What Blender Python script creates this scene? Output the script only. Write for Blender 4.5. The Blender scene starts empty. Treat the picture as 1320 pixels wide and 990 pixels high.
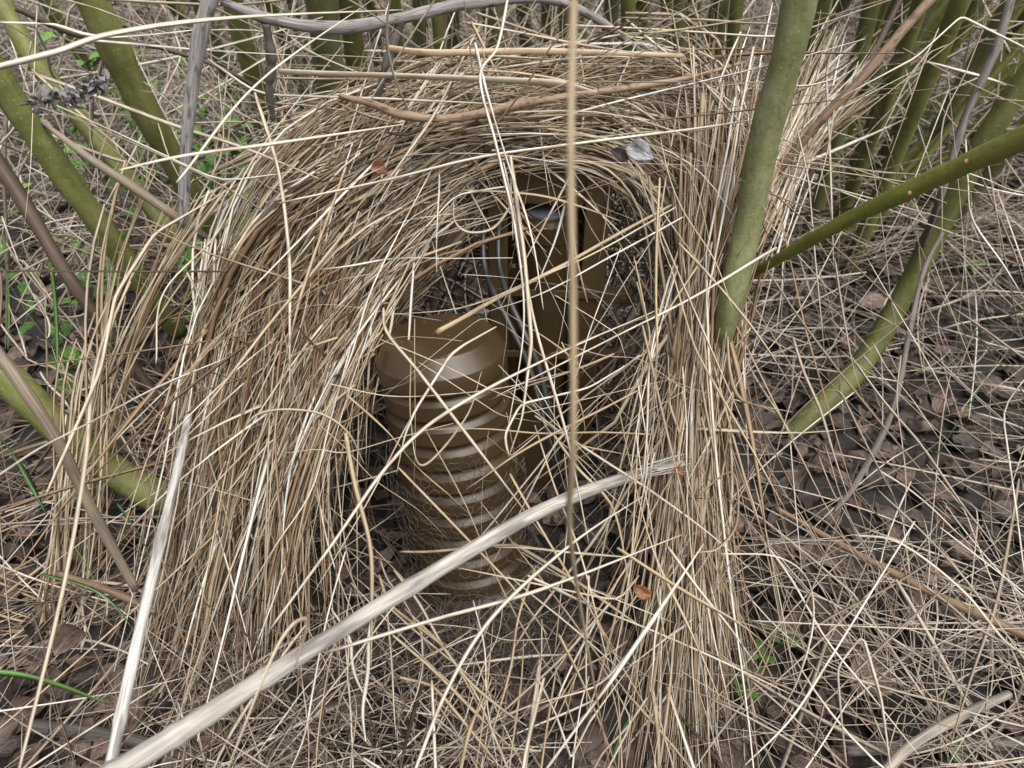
import bpy, bmesh, math, random
import numpy as np
from mathutils import Vector, noise as mnoise

SC = bpy.context.scene
R = math.radians
# ------------------------------------------------------------------ camera
PITCH, CAMZ = 38.0, 0.94
cam_d = bpy.data.cameras.new('camera'); cam = bpy.data.objects.new('camera', cam_d)
SC.collection.objects.link(cam); SC.camera = cam
cam.location = (0, 0, CAMZ); cam.rotation_euler = (R(90 - PITCH), 0, 0)
cam_d.sensor_width = 9.8; cam_d.lens = 9.8 * 960 / 1320
cam_d.clip_start = 0.01; cam_d.clip_end = 600
cam_d.dof.use_dof = True; cam_d.dof.focus_distance = 0.93; cam_d.dof.aperture_fstop = 1.78
# ------------------------------------------------------------------ light
SUN_EL, SUN_AZ = 64.0, 140.0            # azimuth measured from +Y clockwise
W = bpy.data.worlds.new('World'); SC.world = W; W.use_nodes = True
nt = W.node_tree; nt.nodes.clear()
sky = nt.nodes.new('ShaderNodeTexSky'); sky.sky_type = 'NISHITA'; sky.sun_disc = False
sky.sun_elevation = R(SUN_EL); sky.sun_rotation = R(SUN_AZ); sky.dust_density = 4; sky.air_density = 1.0
hsv = nt.nodes.new('ShaderNodeHueSaturation'); hsv.inputs['Saturation'].default_value = 0.36
bg = nt.nodes.new('ShaderNodeBackground'); bg.inputs['Strength'].default_value = 0.10
wo = nt.nodes.new('ShaderNodeOutputWorld')
nt.links.new(sky.outputs[0], hsv.inputs['Color']); nt.links.new(hsv.outputs[0], bg.inputs[0]); nt.links.new(bg.outputs[0], wo.inputs[0])
sun_d = bpy.data.lights.new('sun', 'SUN'); sun_d.energy = 2.3; sun_d.angle = R(62); sun_d.color = (1, .965, .915)
sun = bpy.data.objects.new('sun', sun_d); SC.collection.objects.link(sun)
az, el = R(SUN_AZ), R(SUN_EL)
sd = Vector((math.sin(az) * math.cos(el), math.cos(az) * math.cos(el), math.sin(el)))
sun.rotation_euler = sd.to_track_quat('Z', 'Y').to_euler()
SC.view_settings.view_transform = 'Standard'; SC.view_settings.look = 'None'
SC.view_settings.exposure = 1.2; SC.view_settings.gamma = 1; SC.view_settings.use_curve_mapping = False

rng = np.random.default_rng(11); random.seed(5)
cp, sp = math.cos(R(PITCH)), math.sin(R(PITCH))

def P(px, py, Y):
    """world point on the ray of a photo pixel at horizontal distance Y"""
    u, v = (px - 660) / 960, (495 - py) / 960
    dy = v * sp + cp; dz = v * cp - sp
    k = Y / dy
    return np.array([u * k, Y, CAMZ + dz * k])
def D(px, py, d):
    """world point at optical depth d"""
    u, v = (px - 660) / 960 * d, (495 - py) / 960 * d
    return np.array([u, v * sp + d * cp, CAMZ + v * cp - d * sp])
def G(px, py, z=0.0):
    v = (495 - py) / 960; u = (px - 660) / 960
    k = (z - CAMZ) / (v * cp - sp)
    return np.array([u * k, (v * sp + cp) * k, z])

# ------------------------------------------------------------------ materials
def newmat(name):
    m = bpy.data.materials.new(name); m.use_nodes = True
    t = m.node_tree; b = t.nodes['Principled BSDF']
    return m, t, b
def N_(t, kind, **kw):
    n = t.nodes.new(kind)
    for k, v in kw.items():
        if k in n.inputs: n.inputs[k].default_value = v
        else: setattr(n, k, v)
    return n
def ramp(t, stops):
    n = t.nodes.new('ShaderNodeValToRGB'); r = n.color_ramp
    while len(r.elements) > 1: r.elements.remove(r.elements[-1])
    r.elements[0].position = stops[0][0]; r.elements[0].color = (*stops[0][1], 1)
    for p, c in stops[1:]:
        e = r.elements.new(p); e.color = (*c, 1)
    return n
def mixc(t, a, b, fac, mode='MIX'):
    n = t.nodes.new('ShaderNodeMix'); n.data_type = 'RGBA'; n.blend_type = mode
    for s, v in ((6, a), (7, b), (0, fac)):
        if isinstance(v, (int, float)): n.inputs[s].default_value = v
        elif isinstance(v, tuple): n.inputs[s].default_value = (*v, 1)
        else: t.links.new(v, n.inputs[s])
    return n.outputs[2]
def strand_mat(name, stops, spot=(.16, .10, .055), spot_amt=.55, rough=.5, streak=.35, spec=.35, sx=5, sy=14, bsx=1.2, bsy=34, spot_lo=0):
    m, t, b = newmat(name)
    tint = N_(t, 'ShaderNodeAttribute', attribute_name='tint')
    sc = N_(t, 'ShaderNodeAttribute', attribute_name='sc')
    rp = ramp(t, [(p_, tuple(c_ * (.70 + .10 * p_) for c_ in col_)) for p_, col_ in stops]); t.links.new(tint.outputs['Fac'], rp.inputs[0])
    m1 = N_(t, 'ShaderNodeVectorMath', operation='MULTIPLY'); m1.inputs[1].default_value = (sx, sy, 60)
    t.links.new(sc.outputs['Vector'], m1.inputs[0])
    n1 = N_(t, 'ShaderNodeTexNoise', Scale=1.0, Detail=3.0); t.links.new(m1.outputs[0], n1.inputs['Vector'])
    s1 = ramp(t, [(.3, (1 - streak,) * 3), (.7, (1.0,) * 3)]); t.links.new(n1.outputs['Fac'], s1.inputs[0])
    c = mixc(t, rp.outputs[0], s1.outputs[0], 1.0, 'MULTIPLY')
    m2 = N_(t, 'ShaderNodeVectorMath', operation='MULTIPLY'); m2.inputs[1].default_value = (bsx, bsy, 60)
    t.links.new(sc.outputs['Vector'], m2.inputs[0])
    n2 = N_(t, 'ShaderNodeTexNoise', Scale=1.0, Detail=4.0); t.links.new(m2.outputs[0], n2.inputs['Vector'])
    s2 = ramp(t, [(.54 - spot_lo, (0,) * 3), (.66 - spot_lo, (spot_amt,) * 3)]); t.links.new(n2.outputs['Fac'], s2.inputs[0])
    c = mixc(t, c, spot, s2.outputs[0])
    t.links.new(c, b.inputs['Base Color'])
    b.inputs['Roughness'].default_value = rough; b.inputs['Specular IOR Level'].default_value = spec
    bp = N_(t, 'ShaderNodeBump', Strength=.35, Distance=.0006); t.links.new(n1.outputs['Fac'], bp.inputs['Height'])
    t.links.new(bp.outputs[0], b.inputs['Normal'])
    return m
M = {}
M['straw'] = strand_mat('dry_straw', [(0, (.12, .08, .05)), (.12, (.20, .13, .08)), (.3, (.36, .22, .115)), (.42, (.34, .27, .19)), (.6, (.56, .43, .265)), (.72, (.50, .415, .305)), (.86, (.68, .585, .455)), (1, (.80, .75, .66))], streak=.45)
M['straw_shaded'] = strand_mat('shade_toned_straw', [(0, (.04, .03, .022)), (.3, (.11, .08, .055)), (.6, (.24, .185, .14)), (1, (.45, .38, .31))])  # darker copy of the straw, the hollow's shade painted into its colour
M['litter_straw'] = strand_mat('weathered_straw', [(0, (.035, .026, .021)), (.28, (.11, .078, .058)), (.5, (.25, .19, .14)), (.7, (.42, .35, .275)), (.88, (.62, .54, .44)), (1, (.78, .72, .62))])
M['pale_stalk'] = strand_mat('weathered_stalk', [(0, (.34, .27, .19)), (.5, (.50, .46, .40)), (1, (.64, .61, .57))], spot=(.10, .088, .08), spot_amt=.8, rough=.65, streak=.6, sx=14, sy=22, bsx=2.2, bsy=13, spot_lo=.03)
M['grey_wood'] = strand_mat('grey_wood', [(0, (.09, .075, .065)), (.5, (.22, .19, .17)), (1, (.40, .37, .36))], spot=(.05, .042, .038), spot_amt=.85, rough=.75, streak=.65, sx=16, sy=18, bsx=4, bsy=40)
M['brown_cane'] = strand_mat('brown_cane', [(0, (.075, .05, .035)), (.5, (.20, .13, .085)), (1, (.34, .23, .15))], spot=(.05, .035, .028), spot_amt=.75, rough=.6, streak=.5, sx=10, sy=22, bsx=3, bsy=70)
M['green_blade'] = strand_mat('green_blade', [(0, (.035, .10, .02)), (1, (.10, .22, .045))], spot=(.12, .14, .04), spot_amt=.4, rough=.4, streak=.3)
M['root'] = strand_mat('root_fibre', [(0, (.05, .04, .035)), (1, (.22, .18, .15))], rough=.8)
M['wire'] = strand_mat('wire', [(0, (.06, .045, .035)), (1, (.17, .14, .12))], spot=(.1, .05, .02), rough=.5, spec=.5)

def bark_mat(name, c0, c1, grey):
    m, t, b = newmat(name)
    sc = N_(t, 'ShaderNodeAttribute', attribute_name='sc')
    tc = N_(t, 'ShaderNodeTexCoord')
    mp = N_(t, 'ShaderNodeVectorMath', operation='MULTIPLY'); mp.inputs[1].default_value = (3.0, 14, 40)
    t.links.new(sc.outputs['Vector'], mp.inputs[0])
    n1 = N_(t, 'ShaderNodeTexNoise', Scale=1.0, Detail=5.0); t.links.new(mp.outputs[0], n1.inputs['Vector'])
    r1 = ramp(t, [(.38, c0), (.60, c1)]); t.links.new(n1.outputs['Fac'], r1.inputs[0])
    n2 = N_(t, 'ShaderNodeTexNoise', Scale=55.0, Detail=6.0, Roughness=.65); t.links.new(tc.outputs['Object'], n2.inputs['Vector'])
    r2 = ramp(t, [(.45, (0,) * 3), (.72, (.5,) * 3)]); t.links.new(n2.outputs['Fac'], r2.inputs[0])
    c = mixc(t, r1.outputs[0], grey, r2.outputs[0])
    v = N_(t, 'ShaderNodeTexNoise', Scale=240.0, Detail=3.0); t.links.new(tc.outputs['Object'], v.inputs['Vector'])
    r3 = ramp(t, [(.56, (0,) * 3), (.68, (.4,) * 3)]); t.links.new(v.outputs['Fac'], r3.inputs[0])
    c = mixc(t, c, (.05, .045, .02), r3.outputs[0])
    # lenticels: short cross marks
    lp = N_(t, 'ShaderNodeVectorMath', operation='MULTIPLY'); lp.inputs[1].default_value = (9, 120, 30)
    t.links.new(sc.outputs['Vector'], lp.inputs[0])
    vo = N_(t, 'ShaderNodeTexVoronoi', Scale=1.0); t.links.new(lp.outputs[0], vo.inputs['Vector'])
    r4 = ramp(t, [(.10, (.7,) * 3), (.2, (0,) * 3)]); t.links.new(vo.outputs['Distance'], r4.inputs[0])
    c = mixc(t, c, (.22, .19, .10), r4.outputs[0])
    t.links.new(c, b.inputs['Base Color']); b.inputs['Roughness'].default_value = .6
    b.inputs['Specular IOR Level'].default_value = .3
    bp = N_(t, 'ShaderNodeBump', Strength=.8, Distance=.002); t.links.new(n2.outputs['Fac'], bp.inputs['Height'])
    t.links.new(bp.outputs[0], b.inputs['Normal'])
    return m
M['willow'] = bark_mat('willow_bark', (.085, .092, .022), (.135, .140, .040), (.15, .15, .08))
M['willow_shaded'] = bark_mat('willow_bark_shaded', (.050, .056, .012), (.085, .090, .022), (.09, .088, .045))  # darker copy of the willow bark, shade put into the long stem's colour
M['willow_grey'] = bark_mat('willow_bark_grey', (.090, .098, .032), (.135, .140, .058), (.18, .178, .12))
M['willow_bright'] = bark_mat('willow_bark_young', (.085, .088, .012), (.140, .138, .027), (.13, .12, .04))

def paint_mat(name, col, rough):
    m, t, b = newmat(name); tc = N_(t, 'ShaderNodeTexCoord')
    n = N_(t, 'ShaderNodeTexNoise', Scale=18.0, Detail=6.0); t.links.new(tc.outputs['Object'], n.inputs['Vector'])
    r = ramp(t, [(.3, tuple(x * .85 for x in col)), (.7, tuple(x * 1.1 for x in col))]); t.links.new(n.outputs['Fac'], r.inputs[0])
    n2 = N_(t, 'ShaderNodeTexVoronoi', Scale=110.0, Randomness=1.0); t.links.new(tc.outputs['Object'], n2.inputs['Vector'])
    r2 = ramp(t, [(.05, (.6,) * 3), (.085, (0,) * 3)]); t.links.new(n2.outputs['Distance'], r2.inputs[0])
    n3 = N_(t, 'ShaderNodeTexNoise', Scale=30.0, Detail=2.0); t.links.new(tc.outputs['Object'], n3.inputs['Vector'])
    r3 = ramp(t, [(.56, (0,) * 3), (.6, (1,) * 3)]); t.links.new(n3.outputs['Fac'], r3.inputs[0])
    mm = N_(t, 'ShaderNodeMath', operation='MULTIPLY'); t.links.new(r2.outputs[0], mm.inputs[0]); t.links.new(r3.outputs[0], mm.inputs[1])
    c = mixc(t, r.outputs[0], (.22, .17, .12), mm.outputs[0]); t.links.new(c, b.inputs['Base Color'])
    rr = ramp(t, [(.3, (rough * .8,) * 3), (.7, (rough * 1.3,) * 3)]); t.links.new(n.outputs['Fac'], rr.inputs[0])
    t.links.new(rr.outputs[0], b.inputs['Roughness'])
    b.inputs['Specular IOR Level'].default_value = .36
    return m
M['olive'] = paint_mat('olive_brown_plastic', (.043, .0275, .0125), .31)
M['olive_dull'] = paint_mat('olive_brown_paint', (.064, .041, .018), .36)
def plain(name, col, rough, metal=0.0, nscale=60):
    m, t, b = newmat(name); tc = N_(t, 'ShaderNodeTexCoord')
    n = N_(t, 'ShaderNodeTexNoise', Scale=float(nscale), Detail=4.0); t.links.new(tc.outputs['Object'], n.inputs['Vector'])
    r = ramp(t, [(.3, tuple(x * .7 for x in col)), (.7, tuple(min(1, x * 1.2) for x in col))]); t.links.new(n.outputs['Fac'], r.inputs[0])
    t.links.new(r.outputs[0], b.inputs['Base Color']); b.inputs['Roughness'].default_value = rough; b.inputs['Metallic'].default_value = metal
    return m
M['rubber'] = plain('cable_rubber', (.022, .021, .022), .4)
M['glass_grey'] = plain('grey_window', (.10, .11, .125), .25)
M['orange_tip'] = plain('orange_bark', (.24, .115, .06), .7)

def leaf_mat(name, stops, rough=.6, spec=.3):
    m, t, b = newmat(name)
    tint = N_(t, 'ShaderNodeAttribute', attribute_name='tint'); sc = N_(t, 'ShaderNodeAttribute', attribute_name='sc')
    rp = ramp(t, stops); t.links.new(tint.outputs['Fac'], rp.inputs[0])
    m1 = N_(t, 'ShaderNodeVectorMath', operation='MULTIPLY'); m1.inputs[1].default_value = (3, 3, 40)
    t.links.new(sc.outputs['Vector'], m1.inputs[0])
    n1 = N_(t, 'ShaderNodeTexNoise', Scale=1.6, Detail=6.0, Roughness=.7); t.links.new(m1.outputs[0], n1.inputs['Vector'])
    s1 = ramp(t, [(.35, (.35,) * 3), (.62, (1.2,) * 3)]); t.links.new(n1.outputs['Fac'], s1.inputs[0])
    c = mixc(t, rp.outputs[0], s1.outputs[0], 1.0, 'MULTIPLY')
    sx = N_(t, 'ShaderNodeSeparateXYZ'); t.links.new(sc.outputs['Vector'], sx.inputs[0])
    ab = N_(t, 'ShaderNodeMath', operation='ABSOLUTE'); t.links.new(sx.outputs[0], ab.inputs[0])
    mu = N_(t, 'ShaderNodeMath', operation='MULTIPLY_ADD'); mu.inputs[1].default_value = -.6; t.links.new(ab.outputs[0], mu.inputs[0]); t.links.new(sx.outputs[1], mu.inputs[2])
    wv = N_(t, 'ShaderNodeMath', operation='MULTIPLY'); wv.inputs[1].default_value = 50; t.links.new(mu.outputs[0], wv.inputs[0])
    si = N_(t, 'ShaderNodeMath', operation='SINE'); t.links.new(wv.outputs[0], si.inputs[0])
    vr = ramp(t, [(.75, (0,) * 3), (1.0, (.35,) * 3)]); t.links.new(si.outputs[0], vr.inputs[0])
    mr = ramp(t, [(.0, (.6,) * 3), (.09, (0,) * 3)]); t.links.new(ab.outputs[0], mr.inputs[0])
    ad = N_(t, 'ShaderNodeMath', operation='MAXIMUM'); t.links.new(vr.outputs[0], ad.inputs[0]); t.links.new(mr.outputs[0], ad.inputs[1])
    light = mixc(t, c, (1.6, 1.5, 1.4), 1.0, 'MULTIPLY')
    c2 = mixc(t, c, light, ad.outputs[0])
    t.links.new(c2, b.inputs['Base Color']); b.inputs['Roughness'].default_value = rough; b.inputs['Specular IOR Level'].default_value = spec
    bp = N_(t, 'ShaderNodeBump', Strength=.5, Distance=.001); t.links.new(ad.outputs[0], bp.inputs['Height']); t.links.new(bp.outputs[0], b.inputs['Normal'])
    return m
M['leaf'] = leaf_mat('dead_leaf', [(0, (.018, .013, .012)), (.4, (.050, .034, .028)), (.75, (.095, .064, .052)), (1, (.17, .12, .095))])
M['leaf_grey'] = leaf_mat('grey_leaf', [(0, (.16, .155, .165)), (1, (.24, .235, .25))])
M['leaf_orange'] = leaf_mat('orange_leaf', [(0, (.12, .05, .028)), (1, (.22, .095, .042))])
M['leaf_green'] = leaf_mat('fresh_leaf', [(0, (.05, .12, .022)), (1, (.13, .25, .055))], rough=.45)

def ground_mat():
    m, t, b = newmat('damp_soil'); tc = N_(t, 'ShaderNodeTexCoord')
    n = N_(t, 'ShaderNodeTexNoise', Scale=22.0, Detail=9.0, Roughness=.7); t.links.new(tc.outputs['Object'], n.inputs['Vector'])
    r = ramp(t, [(.3, (.004, .003, .0026)), (.55, (.011, .008, .0065)), (.75, (.033, .023, .018))]); t.links.new(n.outputs['Fac'], r.inputs[0])
    t.links.new(r.outputs[0], b.inputs['Base Color']); b.inputs['Roughness'].default_value = .85
    n2 = N_(t, 'ShaderNodeTexNoise', Scale=90.0, Detail=8.0); t.links.new(tc.outputs['Object'], n2.inputs['Vector'])
    bp = N_(t, 'ShaderNodeBump', Strength=.8, Distance=.006); t.links.new(n2.outputs['Fac'], bp.inputs['Height']); t.links.new(bp.outputs[0], b.inputs['Normal'])
    return m
M['ground'] = ground_mat()

# ------------------------------------------------------------------ mesh helpers
def mesh_from(name, V, F, mats, tint=None, sc=None, smooth=True):
    me = bpy.data.meshes.new(name)
    V = np.asarray(V, dtype=np.float32); F = np.asarray(F, dtype=np.int32)
    me.vertices.add(len(V)); me.vertices.foreach_set('co', V.ravel())
    k = F.shape[1]
    me.loops.add(F.size); me.loops.foreach_set('vertex_index', F.ravel())
    me.polygons.add(len(F)); me.polygons.foreach_set('loop_start', np.arange(len(F), dtype=np.int32) * k)
    me.polygons.foreach_set('loop_total', np.full(len(F), k, dtype=np.int32))
    if smooth: me.polygons.foreach_set('use_smooth', np.ones(len(F), dtype=bool))
    if tint is not None:
        a = me.attributes.new('tint', 'FLOAT', 'POINT'); a.data.foreach_set('value', np.asarray(tint, dtype=np.float32).ravel())
    if sc is not None:
        a = me.attributes.new('sc', 'FLOAT_VECTOR', 'POINT'); a.data.foreach_set('vector', np.asarray(sc, dtype=np.float32).ravel())
    me.update(calc_edges=True); me.validate()
    me.materials.append(mats)
    return me
def link(name, me, parent=None, loc=None):
    o = bpy.data.objects.new(name, me); SC.collection.objects.link(o)
    if parent is not None:
        o.parent = parent
    return o
def tag(o, label=None, cat=None, group=None, kind=None):
    if label: o['label'] = label
    if cat: o['category'] = cat
    if group: o['group'] = group
    if kind: o['kind'] = kind
    return o
def empty(name, loc, rz=0):
    o = bpy.data.objects.new(name, None); SC.collection.objects.link(o)
    o.location = loc; o.rotation_euler = (0, 0, rz); o.empty_display_size = .02
    return o

def nrm(v): return v / np.maximum(np.linalg.norm(v, axis=-1, keepdims=True), 1e-9)
def catmull(ctrl, n):
    c = np.asarray(ctrl, float); c = np.vstack([2 * c[0] - c[1], c, 2 * c[-1] - c[-2]])
    m = len(c) - 3; ts = np.linspace(0, m - 1e-6, n); i = ts.astype(int); f = (ts - i)[:, None]
    p0, p1, p2, p3 = c[i], c[i + 1], c[i + 2], c[i + 3]
    return .5 * (2 * p1 + (p2 - p0) * f + (2 * p0 - 5 * p1 + 4 * p2 - p3) * f ** 2 + (3 * p1 - p0 - 3 * p2 + p3) * f ** 3)
def snoise(n, s, octs=2):
    """smooth 1-D noise curves (n, s, 3)"""
    t = np.linspace(0, 1, s)[None, :, None]; out = np.zeros((n, s, 3))
    for k in range(1, octs + 1):
        ph = rng.uniform(0, 6.28, (n, 1, 3)); fr = rng.uniform(.5, 1.2, (n, 1, 3)) * k * 3.2
        out += np.sin(t * fr + ph) / k
    return out - out.mean(axis=1, keepdims=True)

def wd(width, N):
    w_ = width[0] + (width[1] - width[0]) * rng.random(N) ** 1.6
    big = rng.random(N) < .10; w_ = np.where(big, w_ * rng.uniform(1.4, 2.2, N), w_); return w_
class Strands:
    def __init__(s): s.V, s.F, s.T, s.S, s.n = [], [], [], [], 0
    def add(s, Pt, Wd, tint, flat=.35, sides=4, tip=.25, base=.7, prof=None, twist=1.5):
        """Pt (N,S,3) centre lines; Wd (N,) full widths in metres"""
        Pt = np.asarray(Pt, float)
        N, S, _ = Pt.shape
        Wd = np.broadcast_to(np.asarray(Wd, float), (N,)); tint = np.broadcast_to(np.asarray(tint, float), (N,))
        T = nrm(np.gradient(Pt, axis=1))
        ref = rng.normal(size=(N, 1, 3)); ref = nrm(ref)
        A = nrm(np.cross(T, ref)); B = np.cross(T, A)
        t = np.linspace(0, 1, S)
        if prof is None:
            pr = np.minimum(1, base + t * 6) * np.minimum(1, tip + (1 - t) * 2.2)
            pr = np.broadcast_to(pr, (N, S))
        else: pr = np.broadcast_to(prof, (N, S))
        tw = (rng.uniform(0, 6.28, (N, 1)) + rng.uniform(-1, 1, (N, 1)) * twist * t[None])
        ct, st = np.cos(tw)[..., None], np.sin(tw)[..., None]
        A2 = A * ct + B * st; B2 = -A * st + B * ct
        r = (Wd[:, None] * pr * .5)[..., None]
        ang = np.arange(sides) / sides * 2 * math.pi
        fl = np.broadcast_to(np.asarray(flat, float), (N,))[:, None, None]
        rings = [Pt + r * (A2 * math.cos(a) + B2 * math.sin(a) * fl) for a in ang]
        V = np.stack(rings, axis=2)                     # N,S,sides,3
        seg = np.linalg.norm(np.diff(Pt, axis=1), axis=2); L = np.concatenate([np.zeros((N, 1)), np.cumsum(seg, 1)], 1)
        sc = np.zeros((N, S, sides, 3)); sc[..., 0] = np.abs(np.arange(sides) / sides - .5) * 2; sc[..., 1] = L[..., None]; sc[..., 2] = rng.uniform(0, 1, (N, 1, 1))
        tt = np.broadcast_to(tint[:, None, None], (N, S, sides))
        idx = (np.arange(N * S * sides).reshape(N, S, sides)) + s.n
        a = idx[:, :-1]; b = idx[:, 1:]
        F = np.stack([a, np.roll(a, -1, 2), np.roll(b, -1, 2), b], -1).reshape(-1, 4)
        s.V.append(V.reshape(-1, 3)); s.T.append(tt.ravel()); s.S.append(sc.reshape(-1, 3)); s.F.append(F)
        if sides == 4:
            s.F.append(idx[:, 0, ::-1].reshape(-1, 4)); s.F.append(idx[:, -1].reshape(-1, 4))
        s.n += N * S * sides
        return s
    def mesh(s, name, mat):
        V = np.concatenate(s.V)
        return mesh_from(name, V, np.concatenate(s.F), mat, np.concatenate(s.T), np.concatenate(s.S))
    def build(s, name, mat, parent=None): return link(name, s.mesh(name, mat), parent)

def ground_h(x, y):
    return .012 * np.sin(x * 5.1 + 1.3) * np.cos(y * 4.3) + .007 * np.sin(x * 13 + y * 9) - .006

def floor_clamp(Pt, lo=.004):
    z = ground_h(Pt[..., 0], Pt[..., 1]) + lo
    Pt[..., 2] = np.where(Pt[..., 2] < z, z + (z - Pt[..., 2]) * .05, Pt[..., 2]); return Pt

def family(S_, A, B, N, width=(.0022, .0042), thick=.03, wig=.012, t0=(0, .35), t1=(.6, 1), dev=.05, tint=(.3, 1), segs=14, kink=.25, flat=.35, sbias=None, kampl=.05):
    M_ = 60
    a = catmull(A, M_); b = catmull(B, M_)
    nc = max(3, N // 9); cid = rng.integers(0, nc, N); cl_t = rng.uniform(-1, 1, nc)
    s = rng.uniform(0, 1, nc)[cid] + rng.normal(0, .028, N)
    ds = rng.normal(0, .12, nc)[cid] + rng.normal(0, .05, N)
    u0 = np.clip(rng.uniform(*t0, nc)[cid] + rng.normal(0, .08, N), 0, .8); u1 = np.minimum(1, np.maximum(rng.uniform(*t1, nc)[cid] + rng.normal(0, .1, N), u0 + .15))
    u = u0[:, None] + (u1 - u0)[:, None] * np.linspace(0, 1, segs)[None]
    fi = u * (M_ - 1); i = np.clip(fi.astype(int), 0, M_ - 2); f = (fi - i)[..., None]
    pa = a[i] * (1 - f) + a[i + 1] * f; pb = b[i] * (1 - f) + b[i + 1] * f
    ss = np.clip(s[:, None] + ds[:, None] * (np.linspace(0, 1, segs)[None] - .5) * 2, -.15, 1.15)[..., None]
    Pt = pa * (1 - ss) + pb * ss
    Pt = Pt + (rng.normal(0, thick, nc)[cid] + rng.normal(0, thick * .3, N))[:, None, None] * np.array([0.1, .6, .6])
    ln = np.linalg.norm(Pt[:, -1] - Pt[:, 0], axis=1)[:, None, None]
    Pt = Pt + (rng.normal(0, dev, (nc, 1, 3))[cid] + rng.normal(0, dev * .55, (N, 1, 3))) * ln * (np.linspace(0, 1, segs)[None, :, None] - .4)
    Pt = Pt + snoise(N, segs) * wig * .7 * rng.uniform(.3, 1.6, (N, 1, 1))
    kk = rng.random(N) < kink                                        # sharp bend: the rest of the blade leaves in a new direction
    kp = rng.integers(3, segs - 2, N)
    step = np.maximum(0, np.arange(segs)[None] - kp[:, None]) / segs
    Pt = Pt + (kk[:, None] * step)[..., None] * rng.normal(0, kampl * 5, (N, 1, 3))
    floor_clamp(Pt)
    W_ = wd(width, N); tn = np.clip(tint[0] + (tint[1] - tint[0]) * (.5 + .5 * cl_t[cid]) + rng.normal(0, .16, N), 0, 1)
    S_.add(Pt, W_, tn, flat=np.where(W_ > width[1], .14, flat))

def scatter(S_, N, xr, yr, length=(.15, .5), z=(.005, .05), elev=12, width=(.0015, .0035), tint=(.1, 1), segs=9, bend=.11, ypow=1.0, az=None, reject=None, zfun=None):
    x = rng.uniform(*xr, N); y = yr[0] + (yr[1] - yr[0]) * rng.random(N) ** ypow
    if reject is not None:
        k = ~reject(x, y); x, y = x[k], y[k]; N = len(x)
    a = rng.uniform(0, 2 * math.pi, N) if az is None else az(N); e = np.radians(rng.normal(0, elev, N))
    d = np.stack([np.cos(a) * np.cos(e), np.sin(a) * np.cos(e), np.sin(e)], 1)
    L = rng.uniform(*length, N)
    zz = rng.uniform(*z, N) + np.abs(d[:, 2]) * L * .4
    if zfun is not None: zz = zz + zfun(x, y)
    c = np.stack([x, y, zz], 1)
    t = np.linspace(-.5, .5, segs)[None, :, None]
    Pt = c[:, None] + d[:, None] * L[:, None, None] * t
    side = nrm(np.cross(d, rng.normal(size=(N, 3))))
    Pt = Pt + side[:, None] * (L * rng.normal(0, bend, N))[:, None, None] * (4 * t ** 2 - .5) * .5
    Pt = Pt + snoise(N, segs) * .0035
    kk = rng.random(N) < .3; kp = rng.integers(2, segs - 2, N)
    step = np.maximum(0, np.arange(segs)[None] - kp[:, None]) / segs
    Pt = Pt + (kk[:, None] * step)[..., None] * rng.normal(0, .5, (N, 1, 3)) * L[:, None, None]
    floor_clamp(Pt)
    W_ = wd(width, N)
    S_.add(Pt, W_, rng.uniform(*tint, N), flat=np.where(W_ > width[1], .15, .4))

# ------------------------------------------------------------------ ground
g = np.sinh(np.linspace(-7.6, 7.6, 260)) * .2
gx, gy = np.meshgrid(g * .9, g + .9)
gz = ground_h(gx, gy) + .004 * np.sin(gx * 41 + gy * 17) * np.cos(gy * 37 - gx * 11)
gz = np.where(np.hypot(gx, gy) > 12, -.006, gz)
n = 260; idx = np.arange(n * n).reshape(n, n)
F = np.stack([idx[:-1, :-1], idx[:-1, 1:], idx[1:, 1:], idx[1:, :-1]], -1).reshape(-1, 4)
go = link('ground', mesh_from('ground', np.stack([gx, gy, gz], -1).reshape(-1, 3), F, M['ground']))
tag(go, kind='structure')

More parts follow.
